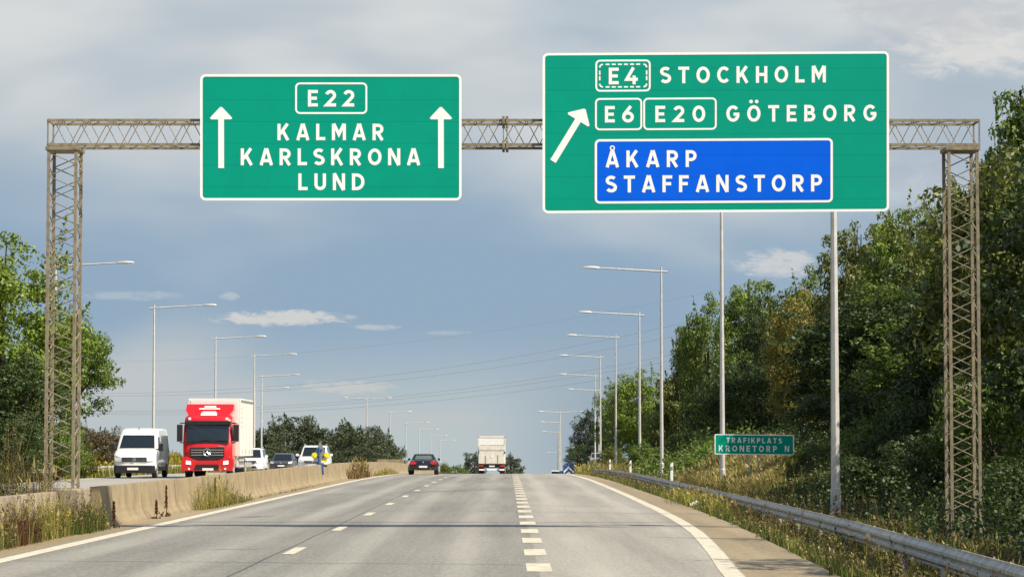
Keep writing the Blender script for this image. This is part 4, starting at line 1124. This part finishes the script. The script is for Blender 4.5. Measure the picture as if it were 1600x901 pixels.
tree('small greyish tree at the far left end of the right-hand wood', 921, 632, 400, 'f', 'grey', 60, group=GR)
tree('low dark bush-like tree beside the chevron board', 903, 690, 390, 'f', 'dark', 46, group=GR)
tree('grey-green bushy tree between the chevron board and the silver car', 940, 668, 380, 'g', 'grey', 60, group=GR)
tree('bright green rounded tree behind the third and fourth lamp posts', 1003, 571, 285, 'c', 'bright', 128, group=GR)
tree('mid green tree low behind the third marker post', 968, 598, 300, 'a', 'green', 80, group=GR)
tree('olive tree sloping down to the bright rounded tree', 1078, 500, 240, 'b', 'olive', 110, group=GR)
tree('tall pointed green tree left of the Trafikplats lamp post', 1105, 445, 232, 'd', 'green', 110, group=GR)
tree('pointed green tree just right of the Trafikplats lamp post', 1165, 423, 222, 'b', 'bright', 130, group=GR)
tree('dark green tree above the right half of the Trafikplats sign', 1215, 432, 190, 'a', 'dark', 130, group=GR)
tree('tall dark tree left of the thickest lamp post', 1262, 400, 180, 'd', 'green', 120, group=GR)
tree('yellow-leaved tree standing left of the thickest lamp post', 1262, 445, 160, 'c', 'yellow', 150, group=GR)
tree('green tree just right of the thickest lamp post under the exit sign', 1345, 318, 150, 'a', 'olive', 170, group=GR)
tree('green tree below the right corner of the exit sign', 1398, 310, 138, 'b', 'bright', 150, group=GR)
tree('leafy olive tree left of the right gantry leg', 1450, 300, 128, 'c', 'olive', 190, group=GR)
tree('dark green tree directly behind the right gantry leg', 1495, 258, 115, 'd', 'green', 150, group=GR)
tree('tree right of the right gantry leg with a brownish crown', 1560, 196, 104, 'a', 'olive', 180, group=GR)
tree('tallest tree at the right edge of the view', 1618, 74, 93, 'b', 'green', 230, group=GR)
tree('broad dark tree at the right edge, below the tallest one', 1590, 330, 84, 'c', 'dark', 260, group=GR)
# second rank and understorey that closes the wood
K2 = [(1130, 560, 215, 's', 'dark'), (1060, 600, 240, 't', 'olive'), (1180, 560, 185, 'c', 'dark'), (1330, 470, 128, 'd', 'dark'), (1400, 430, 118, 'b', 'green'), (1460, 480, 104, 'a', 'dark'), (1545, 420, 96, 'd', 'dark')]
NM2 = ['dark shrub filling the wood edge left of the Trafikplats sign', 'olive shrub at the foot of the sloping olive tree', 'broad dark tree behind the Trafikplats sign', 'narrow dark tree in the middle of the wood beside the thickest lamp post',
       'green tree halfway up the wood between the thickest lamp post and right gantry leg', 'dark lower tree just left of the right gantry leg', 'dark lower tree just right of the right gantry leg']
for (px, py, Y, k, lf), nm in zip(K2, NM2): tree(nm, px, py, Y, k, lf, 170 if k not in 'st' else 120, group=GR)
GU = 'shrubs along the foot of the wood'
UND = [(1010, 690, 190, 's', 'green', 70, 'green shrub behind the guardrail at the second marker post'), (1075, 668, 165, 't', 'dark', 90, 'dark shrub between the third lamp post and the Trafikplats sign'),
       (1100, 712, 128, 's', 'bright', 70, 'low bright green shrub left of the Trafikplats post'), (1258, 655, 122, 't', 'dark', 120, 'dark shrub right behind the Trafikplats sign'),
       (1320, 600, 108, 's', 'dark', 170, 'dark shrub behind the foot of the thickest lamp post'), (1290, 690, 98, 't', 'green', 120, 'green shrub left of the foot of the thickest lamp post'),
       (1375, 640, 86, 's', 'green', 150, 'leafy green shrub right of the thickest lamp post'), (1430, 600, 78, 't', 'dark', 190, 'large dark shrub left of the right gantry leg'),
       (1400, 700, 72, 's', 'dark', 190, 'low dark shrub behind the guardrail, left of the gantry leg'), (1500, 640, 68, 't', 'dark', 210, 'dark shrub behind the foot of the right gantry leg'),
       (1560, 560, 66, 's', 'green', 220, 'green shrub right of the right gantry leg'), (1590, 700, 56, 't', 'dark', 240, 'dark shrub at the right edge above the guardrail'),
       (955, 696, 250, 's', 'olive', 46, 'small olive shrub at the ramp near the smallest marker posts')]
for px, py, Y, k, lf, w_, nm in UND: tree(nm, px, py, Y, k, lf, w_, cat='shrub', group=GU)
for (X_, Y, k, lf, hh, nm) in ((19, 74, 'a', 'olive', 14, 'wood-edge tree just outside the right edge beyond the tallest one'), (23, 112, 'c', 'dark', 13, 'deep dark tree filling the wood behind the right gantry leg'),
                           (24, 142, 'a', 'dark', 13, 'deep dark tree filling the wood behind the olive trees'), (25, 176, 'b', 'dark', 13, 'deep dark tree filling the wood behind the yellow-leaved one'), (23, 210, 'c', 'dark', 13, 'deep dark tree filling the wood behind the pointed green ones')):
    p_py = 696 - (hh - 1.6) * F / Y
    tree(nm, 794 + X_ * F / Y, p_py, Y, k, lf, 9 * F / Y, group=GR)
for (X_, Y, hh, k, lf, nm) in ((11.6, 33, 8.8, 'a', 'dark', 'wood tree just outside the right edge nearest the camera'), (12.6, 43, 8.6, 'c', 'green', 'overhanging tree beside the right gantry leg, mostly outside the right edge'),
        (14.2, 60, 9.6, 'a', 'dark', 'overhanging dark tree just beyond the right gantry leg at the right edge'), (14.8, 73, 10.5, 'c', 'olive', 'olive tree right of the right gantry leg under the tallest one'),
        (15.6, 86, 8.6, 'a', 'dark', 'dark tree standing low behind the right gantry leg'), (17.0, 103, 7.5, 'c', 'green', 'low wide green tree between the thickest lamp post and the gantry leg'), (15.5, 118, 8.5, 'a', 'dark', 'low dark tree right behind the thickest lamp post')):
    tree(nm, 794 + X_ * F / Y, 696 - (hh - 1.6) * F / Y, Y, k, lf, 7.6 * F / Y, group=GR)
# left side
GL = 'trees left of the opposite road'
tree('large green tree behind the left gantry leg at the left edge', 4, 352, 128, 'c', 'bright', 290, group=GL, zoff=-.2)
tree('green bough-heavy tree reaching right of the left gantry leg', 112, 482, 134, 'u', 'green', 156, group=GL)
tree('dark lower tree at the left edge behind the gantry leg', 40, 540, 122, 'd', 'dark', 180, group=GL)
for px, py, Y, k, lf, w_, nm in ((20, 640, 112, 's', 'dark', 150, 'dark shrub at the foot of the large left tree'), (90, 650, 116, 't', 'green', 110, 'green shrub behind the foot of the left gantry leg'),
                                 (138, 662, 150, 's', 'brown', 90, 'brown-green shrub between the left gantry leg and the white van'), (165, 664, 156, 't', 'brown', 90, 'brown shrub right behind the white van'),
                                 (200, 690, 160, 's', 'brown', 80, 'lower brown shrub hidden mostly by the white van'), (270, 705, 210, 's', 'green', 44, 'small green shrub seen between the white van and the red truck'),
                                 (120, 690, 130, 't', 'olive', 80, 'olive shrub low beside the left gantry leg')):
    tree(nm, px, py, Y, k, lf, w_, cat='shrub', group='shrubs left of the opposite road')
GF = 'far trees beyond the opposite road'
FAR = [(402, 662, 95), (425, 668, 60), (452, 640, 85), (486, 652, 90), (515, 664, 80), (543, 655, 90), (566, 657, 80), (590, 668, 80), (612, 692, 60)]
NF = ['far dark tree just right of the red truck', 'low far dark tree above the grey hatchback', 'tallest far tree, above the gap between hatchback and white car', 'far tree directly above the white sport utility car',
      'far tree above the triangular sign', 'far tree left of the double-armed lamp post', 'far tree behind the double-armed lamp post', 'far tree right of the double-armed lamp post', 'low outermost far tree before the black roadster']
for i, ((px, py, w_), nm) in enumerate(zip(FAR, NF)): tree(nm, px, py, 395 + 7 * (i % 3), 'fg'[i % 2], 'far', w_, group=GF)
for i, ((px, py, w_), nm) in enumerate(zip([(385, 690, 90), (440, 690, 90), (500, 694, 90), (560, 690, 90), (605, 706, 60)],
        ['low far bush behind the truck box', 'low far bush behind the grey hatchback', 'low far bush behind the triangular sign', 'low far bush behind the double-armed lamp post', 'low far bush at the end of the far trees'])):
    tree(nm, px, py, 360, 't', 'far', w_, cat='shrub', group='far bushes beyond the opposite road')
GH = 'small trees on the horizon at the crest'
tree('dark round tree on the horizon left of the box truck', 741, 702, 620, 'f', 'far', 38, group=GH)
tree('dark round tree on the horizon right of the box truck', 798, 707, 620, 'g', 'far', 44, group=GH)
tree('low bush on the horizon between roadster and box truck', 712, 724, 560, 't', 'green', 46, cat='shrub', group=GH)
tree('low yellowish bush on the horizon just right of the roadster', 694, 722, 430, 's', 'olive', 26, cat='shrub', group=GH)

# ------------------------------------------------------------------ grasses and weeds
def blades(name, seed, n, sampler, hfun, width, lean, mat_keys, weights, label=None, droop=.25, heads=0.0, cat=None, kind='stuff', parent=None, off=None):
    rs = np.random.RandomState(seed); x, y_ = sampler(rs, n); n = len(x); z = gz(x, y_)
    h = hfun(rs, x, y_, n); az_ = rs.uniform(0, 2 * np.pi, n); ln = rs.uniform(.1, 1, n) * lean
    d = np.stack([np.cos(az_), np.sin(az_), np.zeros(n)], -1); s_ = np.stack([-np.sin(az_ + rs.uniform(-1, 1, n)), np.cos(az_), np.zeros(n)], -1)
    w = (width * rs.uniform(.6, 1.4, n))[:, None]
    B = np.stack([x, y_, z - .03], -1); up = np.array([0, 0, 1.0])
    m1 = B + up * (h * .55)[:, None] + d * (h * ln * .3)[:, None]; tp = B + up * (h * (1 - ln * droop))[:, None] + d * (h * ln)[:, None]
    V = np.stack([B - s_ * w * .5, B + s_ * w * .5, m1 + s_ * w * .45, m1 - s_ * w * .45, tp + s_ * w * .12, tp - s_ * w * .12], 1).reshape(-1, 3)
    i = np.arange(n)[:, None] * 6
    Fc = np.concatenate([i + [0, 1, 2, 3], i + [3, 2, 4, 5]], 1).reshape(-1)
    mi = rs.choice(len(mat_keys), n, p=np.array(weights) / sum(weights)); mi = np.repeat(mi, 2)
    if heads:
        k = rs.uniform(size=n) < heads; c = tp[k]; nh = len(c); hs = (h[k] * .16 * rs.uniform(.6, 1.3, nh))[:, None]; ww = np.maximum(w[k], .012) * 1.6
        dd = (tp[k] - m1[k]); dd /= np.linalg.norm(dd, axis=1)[:, None]
        V2 = np.stack([c - dd * hs * .3, c + s_[k] * ww, c + dd * hs, c - s_[k] * ww], 1).reshape(-1, 3)
        F2 = (np.arange(nh)[:, None] * 4 + [0, 1, 2, 3] + len(V)).reshape(-1)
        V = np.concatenate([V, V2]); Fc = np.concatenate([Fc, F2]); mi = np.concatenate([mi, np.full(nh, len(mat_keys))])
        mats = [BL[k2] for k2 in mat_keys] + [BL['straw'] if 'gold' not in mat_keys else BL['gold']]
    else: mats = [BL[k2] for k2 in mat_keys]
    if off is not None: V = V - np.array(off)
    o = fast_mesh(name, V, Fc, 4, mats, mi, parent)
    if kind and parent is None: tag(o, label, cat, kind=kind)
    return o
def leafy(name, seed, n, sampler, hfun, size, leaf, label, mats=None):
    """low leafy ground plants: leaf diamonds scattered through a height range"""
    rs = np.random.RandomState(seed); x, y_ = sampler(rs, n); n = len(x); h = hfun(rs, x, y_, n)
    z = gz(x, y_) + rs.uniform(0, 1, n) ** 1.2 * h
    V = leaf_quads(rs, [], [], [], size, shoots=np.stack([x, y_, z], -1)) if n else None
    o = fast_mesh(name, V, np.arange(len(V)), 4, [LEAF[leaf]]); tag(o, label, None, kind='stuff'); return o
def clumpy(rs, n, ylo, yhi, power=1.0):
    c = rs.uniform(0, 1, n) ** power
    return ylo + (yhi - ylo) * c
def verge(rs, n):
    y_ = clumpy(rs, n, 20, 190, 1.7); s = sk(y_) + .05; e = rx(y_) + .35
    m = np.sin(y_ * .9) * .12 + np.sin(y_ * 2.7 + 1) * .08
    x = s + m + (e - s - m) * rs.uniform(0, 1, n) ** .8
    return x, y_
def patchy(lo, hi, f1=.35, f2=1.1, ph=0.0):
    def f(rs, x, y_, n):
        p = .5 + .5 * np.sin(y_ * f1 + ph) * np.sin(y_ * f2 + x * 1.3 + ph * 2)
        return (lo + (hi - lo) * p) * rs.uniform(.5, 1.15, n)
    return f
blades('verge_grass', 1, 75000, verge, patchy(.10, .36), .012, .7, ['olive', 'green', 'straw', 'brown', 'deep'], [3.4, 3.2, 1.1, .8, 2], 'ragged mixed grass and weeds between the shoulder and guardrail', heads=.12)
def verge2(rs, n):
    y_ = clumpy(rs, n, 20, 185, 1.6); x = sk(y_) + .55 + (rx(y_) - sk(y_)) * rs.uniform(0, .9, n)
    k = (np.sin(y_ * .45) + np.sin(y_ * .17 + 2) + rs.normal(0, .35, n)) > .35
    return x[k], y_[k]
leafy('verge_weeds', 2, 34000, verge2, patchy(.15, .55, .5, .9, 1.0), .06, 'olive', 'leafy olive weeds under the guardrail')
def yellowclump(rs, n):
    y_ = rs.normal(74, 4.0, n); x = rs.normal(5.75, .35, n); return x, y_
blades('yellow_weeds', 5, 9000, yellowclump, lambda rs, x, y_, n: rs.uniform(.25, .66, n), .013, .8, ['yellow', 'olive', 'green'], [3, 2, 1], 'yellow-green flowering weeds hiding a stretch of guardrail', heads=.3)
def behind(rs, n):
    y_ = clumpy(rs, n, 24, 190, 1.5); x = rx(y_) + .1 + np.where(y_ < 86, 1.7, 3.2) * rs.uniform(0, 1, n); return x, y_
blades('bank_grass', 6, 46000, behind, patchy(.18, .62, .3, .8, 2.0), .018, .6, ['olive', 'green', 'straw', 'deep', 'brown'], [3, 3, 1.3, 2.4, 1], 'tall grass behind the guardrail', heads=.10)
def sunny(rs, n):
    y_ = rs.uniform(94, 128, n); x = 8.0 + rs.uniform(0, 1, n) * (y_ - 80) * .11; return x, y_
blades('dry_grass', 7, 30000, sunny, lambda rs, x, y_, n: rs.uniform(.35, .85, n), .02, .5, ['straw', 'yellow', 'olive'], [5, 1.6, 1], 'sunlit straw-coloured dry grass on the bank behind the small sign', heads=.2)
def leftverge(rs, n):
    y_ = clumpy(rs, n, 55, 330, 1.3); x = -20.3 - rs.uniform(0, 1, n) ** 1.2 * 7; return x, y_
blades('far_verge_grass', 8, 30000, leftverge, lambda rs, x, y_, n: rs.uniform(.3, .9, n) + .5 * (x < -22.5), .03, .5, ['yellow', 'olive', 'green', 'gold', 'brown'], [3, 3, 2, 1.2, 1], 'yellow flowering grass on the far verge of the opposite road', heads=.2)
def median(rs, n):
    y_ = clumpy(rs, n, 56, 200, 1.2); x = rs.uniform(-10.2, -8.7, n); return x, y_
blades('median_grass', 9, 9000, median, lambda rs, x, y_, n: rs.uniform(.15, .5, n), .02, .6, ['olive', 'straw', 'green'], [3, 2, 2], 'sparse grass behind the median barrier', heads=.15)
def slope_(rs, n):
    y_ = rs.uniform(76, 104, n); return 7.6 + rs.uniform(0, 5.5, n), y_
blades('bank_grass', 17, 16000, slope_, patchy(.2, .55, .5, .9, 2.0), .022, .6, ['deep', 'olive', 'green', 'straw'], [3, 3, 2, 1], 'dull green grass on the slope in front of the small sign', heads=.1)
def undergrowth(rs, n):
    y_ = clumpy(rs, n, 22, 130, 1.2); lo = 7.6 + .3 * np.sin(y_ * .7) + ss(76, 88, y_) * 3.4; x = lo + (14.0 - lo) * rs.uniform(0, 1, n); return x, y_
leafy('undergrowth', 12, 90000, undergrowth, patchy(.4, 1.5, .25, .6, .5), .085, 'dark', 'dark leafy undergrowth at the foot of the wood behind the guardrail')
def undergrowth3(rs, n):
    y_ = rs.uniform(93, 130, n); return 10.6 + (y_ - 93) * .03 + rs.uniform(0, 4.4, n), y_
leafy('undergrowth', 14, 30000, undergrowth3, patchy(.35, 1.1, .25, .6, .5), .10, 'dark', 'dark leafy undergrowth on the slope right of the small sign')
def undergrowth2(rs, n):
    y_ = clumpy(rs, n, 125, 230, 1.0); x = rs.uniform(8.2, 14, n); return x, y_
leafy('undergrowth', 13, 26000, undergrowth2, patchy(.4, 1.6, .2, .5, .5), .17, 'green', 'green leafy undergrowth behind the guardrail beyond the small sign')
def crestv(rs, n):
    y_ = rs.uniform(185, 300, n); x = 5.2 + 3.6 * ss(205, 270, y_) + rs.uniform(0, 1, n) * 5; return x, y_
blades('crest_grass', 10, 14000, crestv, lambda rs, x, y_, n: rs.uniform(.4, 1.1, n), .04, .5, ['yellow', 'olive', 'straw', 'green'], [3, 3, 2, 1], 'tall yellowish grass at the nose of the exit ramp', heads=.2)

def plants(name, seed, n, sampler, hfun, leaf_keys, label=None, parent=None, off=None, nl=26, lsize=.055, lean=.3, top=None):
    """upright weeds: a thin stem each, leaves set along it, some with a flower or seed head"""
    rs = np.random.RandomState(seed); x, y_ = sampler(rs, n); n = len(x); h = hfun(rs, x, y_, n); z = gz(x, y_)
    az_ = rs.uniform(0, 2 * np.pi, n); ld = np.stack([np.cos(az_), np.sin(az_)], -1) * (rs.uniform(.1, 1, n) * lean * h)[:, None]
    col_ = rs.choice(len(leaf_keys), n)
    k = np.repeat(np.arange(n), nl); m = len(k); t = rs.uniform(.04, 1, m) ** .8
    out_ = rs.uniform(0, 2 * np.pi, m); rad = lsize * rs.uniform(.2, 1.6, m) * (1.25 - t)
    px = x[k] + ld[k, 0] * t * t + np.cos(out_) * rad; py = y_[k] + ld[k, 1] * t * t + np.sin(out_) * rad; pz = z[k] + h[k] * t
    s_ = lsize * rs.uniform(.5, 1.4, m) * (1.3 - .7 * t); el_ = rs.uniform(-.3, 1.1, m)
    a_ = np.stack([np.cos(out_) * np.cos(el_), np.sin(out_) * np.cos(el_), np.sin(el_)], -1); b_ = np.stack([-np.sin(out_), np.cos(out_), rs.uniform(-.3, .3, m)], -1)
    C0 = np.stack([px, py, pz], -1); s2 = s_[:, None]
    V = np.stack([C0, C0 + a_ * s2 * .5 + b_ * s2 * .16, C0 + a_ * s2, C0 + a_ * s2 * .5 - b_ * s2 * .16], 1).reshape(-1, 3)
    mi = col_[k]
    B = np.stack([x, y_, z - .03], -1); T1 = np.stack([x + ld[:, 0] * .25, y_ + ld[:, 1] * .25, z + h * .5], -1); T2 = np.stack([x + ld[:, 0], y_ + ld[:, 1], z + h], -1)
    w = np.array([.006, 0, 0])
    V2 = np.concatenate([np.stack([B - w, B + w, T1 + w * .8, T1 - w * .8], 1), np.stack([T1 - w * .8, T1 + w * .8, T2 + w * .4, T2 - w * .4], 1)]).reshape(-1, 3)
    mats = [BL[q] for q in leaf_keys] + [BL['brown']]
    mi = np.concatenate([mi, np.full(2 * n, len(leaf_keys))]); Vs = [V, V2]
    if top:
        nh = 14; k2 = np.repeat(np.where(rs.uniform(size=n) < .5)[0], nh); q = len(k2)
        c = T2[k2] + rs.normal(size=(q, 3)) * np.array([.02, .02, .05]); a2 = rs.normal(size=(q, 3)) * .010; b2 = rs.normal(size=(q, 3)) * .010
        Vs.append(np.stack([c - a2, c + b2, c + a2, c - b2], 1).reshape(-1, 3)); mats.append(BL[top]); mi = np.concatenate([mi, np.full(q, len(leaf_keys) + 1)])
    V = np.concatenate(Vs)
    if off is not None: V = V - np.array(off)
    o = fast_mesh(name, V, np.arange(len(V)), 4, mats, mi, parent)
    if parent is None: tag(o, label, None, kind='stuff')
    return o
def verge3(rs, n):
    y_ = clumpy(rs, n, 22, 170, 1.5); s0 = sk(y_) + .12; e = rx(y_) + .2; return s0 + (e - s0) * rs.uniform(0, 1, n) ** .7, y_
plants('verge_plants', 61, 1700, verge3, patchy(.18, .62, .5, 1.3, .3), ['green', 'deep', 'olive', 'yellow', 'rust'], 'leafy upright weeds among the verge grass', top='brown')
def verge4(rs, n):
    y_ = clumpy(rs, n, 24, 110, 1.2); return rx(y_) + .2 + rs.uniform(0, 1.8, n), y_
plants('bank_plants', 62, 800, verge4, patchy(.3, .9, .4, 1.1, 1.3), ['green', 'deep', 'olive', 'rust'], 'taller leafy weeds behind the guardrail', top='brown', nl=34, lsize=.07)
def leftv(rs, n):
    y_ = clumpy(rs, n, 60, 240, 1.1); return -20.6 - rs.uniform(0, 4.5, n), y_
plants('far_verge_plants', 63, 1500, leftv, patchy(.4, 1.3, .4, 1.1, 1.3), ['green', 'yellow', 'olive', 'brown'], 'bushy weeds on the far verge of the opposite road', top='gold', nl=34, lsize=.13)
# weeds against the near barrier, one object per clump
def weed_clump(label, cx, cy, rx_, ry_, hmax, keys, w, n, seed, name='weed_clump', leaf=None, nleaf=0, lsize=.06, head=.2, cat='weeds', group='weed clumps along the median barrier', width=.012):
    t = thing(name, label, cat, (cx, cy, float(gz(cx, cy))), group); off = t.location
    smp = lambda rs, n_: (cx + np.clip(rs.normal(0, .5, n_), -1, 1) * rx_, cy + rs.uniform(-1, 1, n_) * ry_)
    prof_h = lambda rs, x, y_, n_: hmax * rs.uniform(.35, 1.0, n_) * (1 - .5 * ((y_ - cy) / max(ry_, .01)) ** 2)
    blades('stems', seed, n, smp, prof_h, width, .42, keys, w, heads=head, parent=t, off=off)
    if leaf:
        plants('leafy_stalks', seed + 5, max(8, nleaf // 26), smp, lambda rs, x, y_, n_: hmax * rs.uniform(.3, 1.15, n_) * (.55 + .45 * np.sin(y_ * 3.1 + seed) ** 2), list(dict.fromkeys(keys + ['green', 'deep'])), None, t, off, 30, lsize * 1.1, .35, 'gold' if 'yellow' in keys else 'brown')
weed_clump('tall mixed green weeds at the left edge before the old barrier', -7.95, 39.5, .20, 3.2, .62, ['green', 'olive', 'straw', 'deep'], [3, 2, 2, 2], 700, 31, leaf='olive', nleaf=1700)
weed_clump('rust-brown dock thicket left of the gantry leg before the barrier', -7.98, 44.0, .18, 1.5, .80, ['rust', 'brown', 'olive'], [4, 2, 1], 750, 32, leaf='brown', nleaf=1500)
weed_clump('yellow-green weeds directly before the foot of the left gantry leg', -7.98, 47.2, .18, 1.7, .85, ['yellow', 'olive', 'straw', 'green'], [2, 3, 2, 2], 480, 33, leaf='olive', nleaf=1300)
weed_clump('dense green weeds at the dark end of the near barrier', -7.9, 50.6, .22, 1.7, .72, ['green', 'deep', 'olive'], [3, 3, 1.5], 500, 34, leaf='green', nleaf=2600)
weed_clump('tall thin weeds growing up the left gantry leg above the barrier', -8.75, 49.7, .40, .6, 1.6, ['brown', 'olive', 'rust', 'straw'], [3, 2, 2, 1], 300, 35, leaf='olive', nleaf=900, lsize=.07)
weed_clump('dark leafy bush wound round the foot of the left gantry leg', -9.35, 50.1, .35, .6, 2.1, ['deep', 'green'], [2, 1], 90, 36, leaf='green', nleaf=2600, lsize=.08)
weed_clump('dry straw grass tuft against the barrier below the red truck', -7.75, 71.5, .22, 4.2, .95, ['straw', 'olive', 'yellow'], [4, 2, 1], 620, 37, leaf='olive', nleaf=500, lsize=.05, width=.010)
weed_clump('low green weeds at the foot of the barrier below the red truck', -7.65, 74, .18, 6.0, .35, ['green', 'olive'], [2, 2], 500, 38, leaf='green', nleaf=900, lsize=.05)
weed_clump('dock thicket with brown spires far along the barrier', -7.75, 140, .3, 7.0, 1.15, ['rust', 'brown', 'straw'], [3, 2, 2], 500, 39, leaf='olive', nleaf=500, lsize=.09, width=.03)
weed_clump('sparse grass tufts along the barrier before the crest', -7.7, 170, .2, 16, .5, ['straw', 'olive', 'yellow'], [2, 2, 1], 500, 40, width=.03)
weed_clump('thin line of weeds at the foot of the long barrier', -7.72, 95, .08, 30, .14, ['olive', 'deep', 'brown'], [2, 2, 1], 700, 41, width=.02)
# single dock plants with brown seed spires
def dock(label, px, Y, h, seed, X=-7.72):
    rs = random.Random(seed); t = thing('dock_plant', label, 'plant', (X, Y, float(gz(X, Y))), 'dock plants with brown seed spires')
    m = MB(); m.tube([(0, 0, 0), (.02, 0, h * .5), (.0, 0, h)], [.012, .010, .005], 5); m.build('stem', BL['rust'], t)
    r_ = np.random.RandomState(seed); n = 420; u = r_.uniform(.30, 1, n); z = u * h; rad = (.012 + .030 * np.abs(np.sin(u * 21 + seed)) * (1.15 - u)) * r_.uniform(.4, 1.3, n); a_ = r_.uniform(0, 6.28, n)
    V = leaf_quads(r_, [], [], [], .035, shoots=np.stack([np.cos(a_) * rad, np.sin(a_) * rad, z], -1)); fast_mesh('seed_spire', V, np.arange(len(V)), 4, [BL['rust']], None, t)
    n = 22; u = r_.uniform(0, .3, n); V = leaf_quads(r_, [], [], [], .09, shoots=np.stack([r_.normal(0, .07, n), r_.normal(0, .07, n), u * h * .6], -1)); fast_mesh('leaves', V, np.arange(len(V)), 4, [LEAF['brown']], None, t)
dock('tallest single dock plant with brown spire against the pale barrier', 258, 61.5, .74, 51, -7.80)
dock('smaller dock plant just left of the tallest spire at the barrier', 248, 59.8, .44, 52, -7.80)
dock('dock plant with dark spire in the straw tuft below the red truck', 331, 71.0, .80, 53, -7.72)
dock('dock plant by the dark end face of the near barrier', 157, 53.0, .55, 54, -7.75)
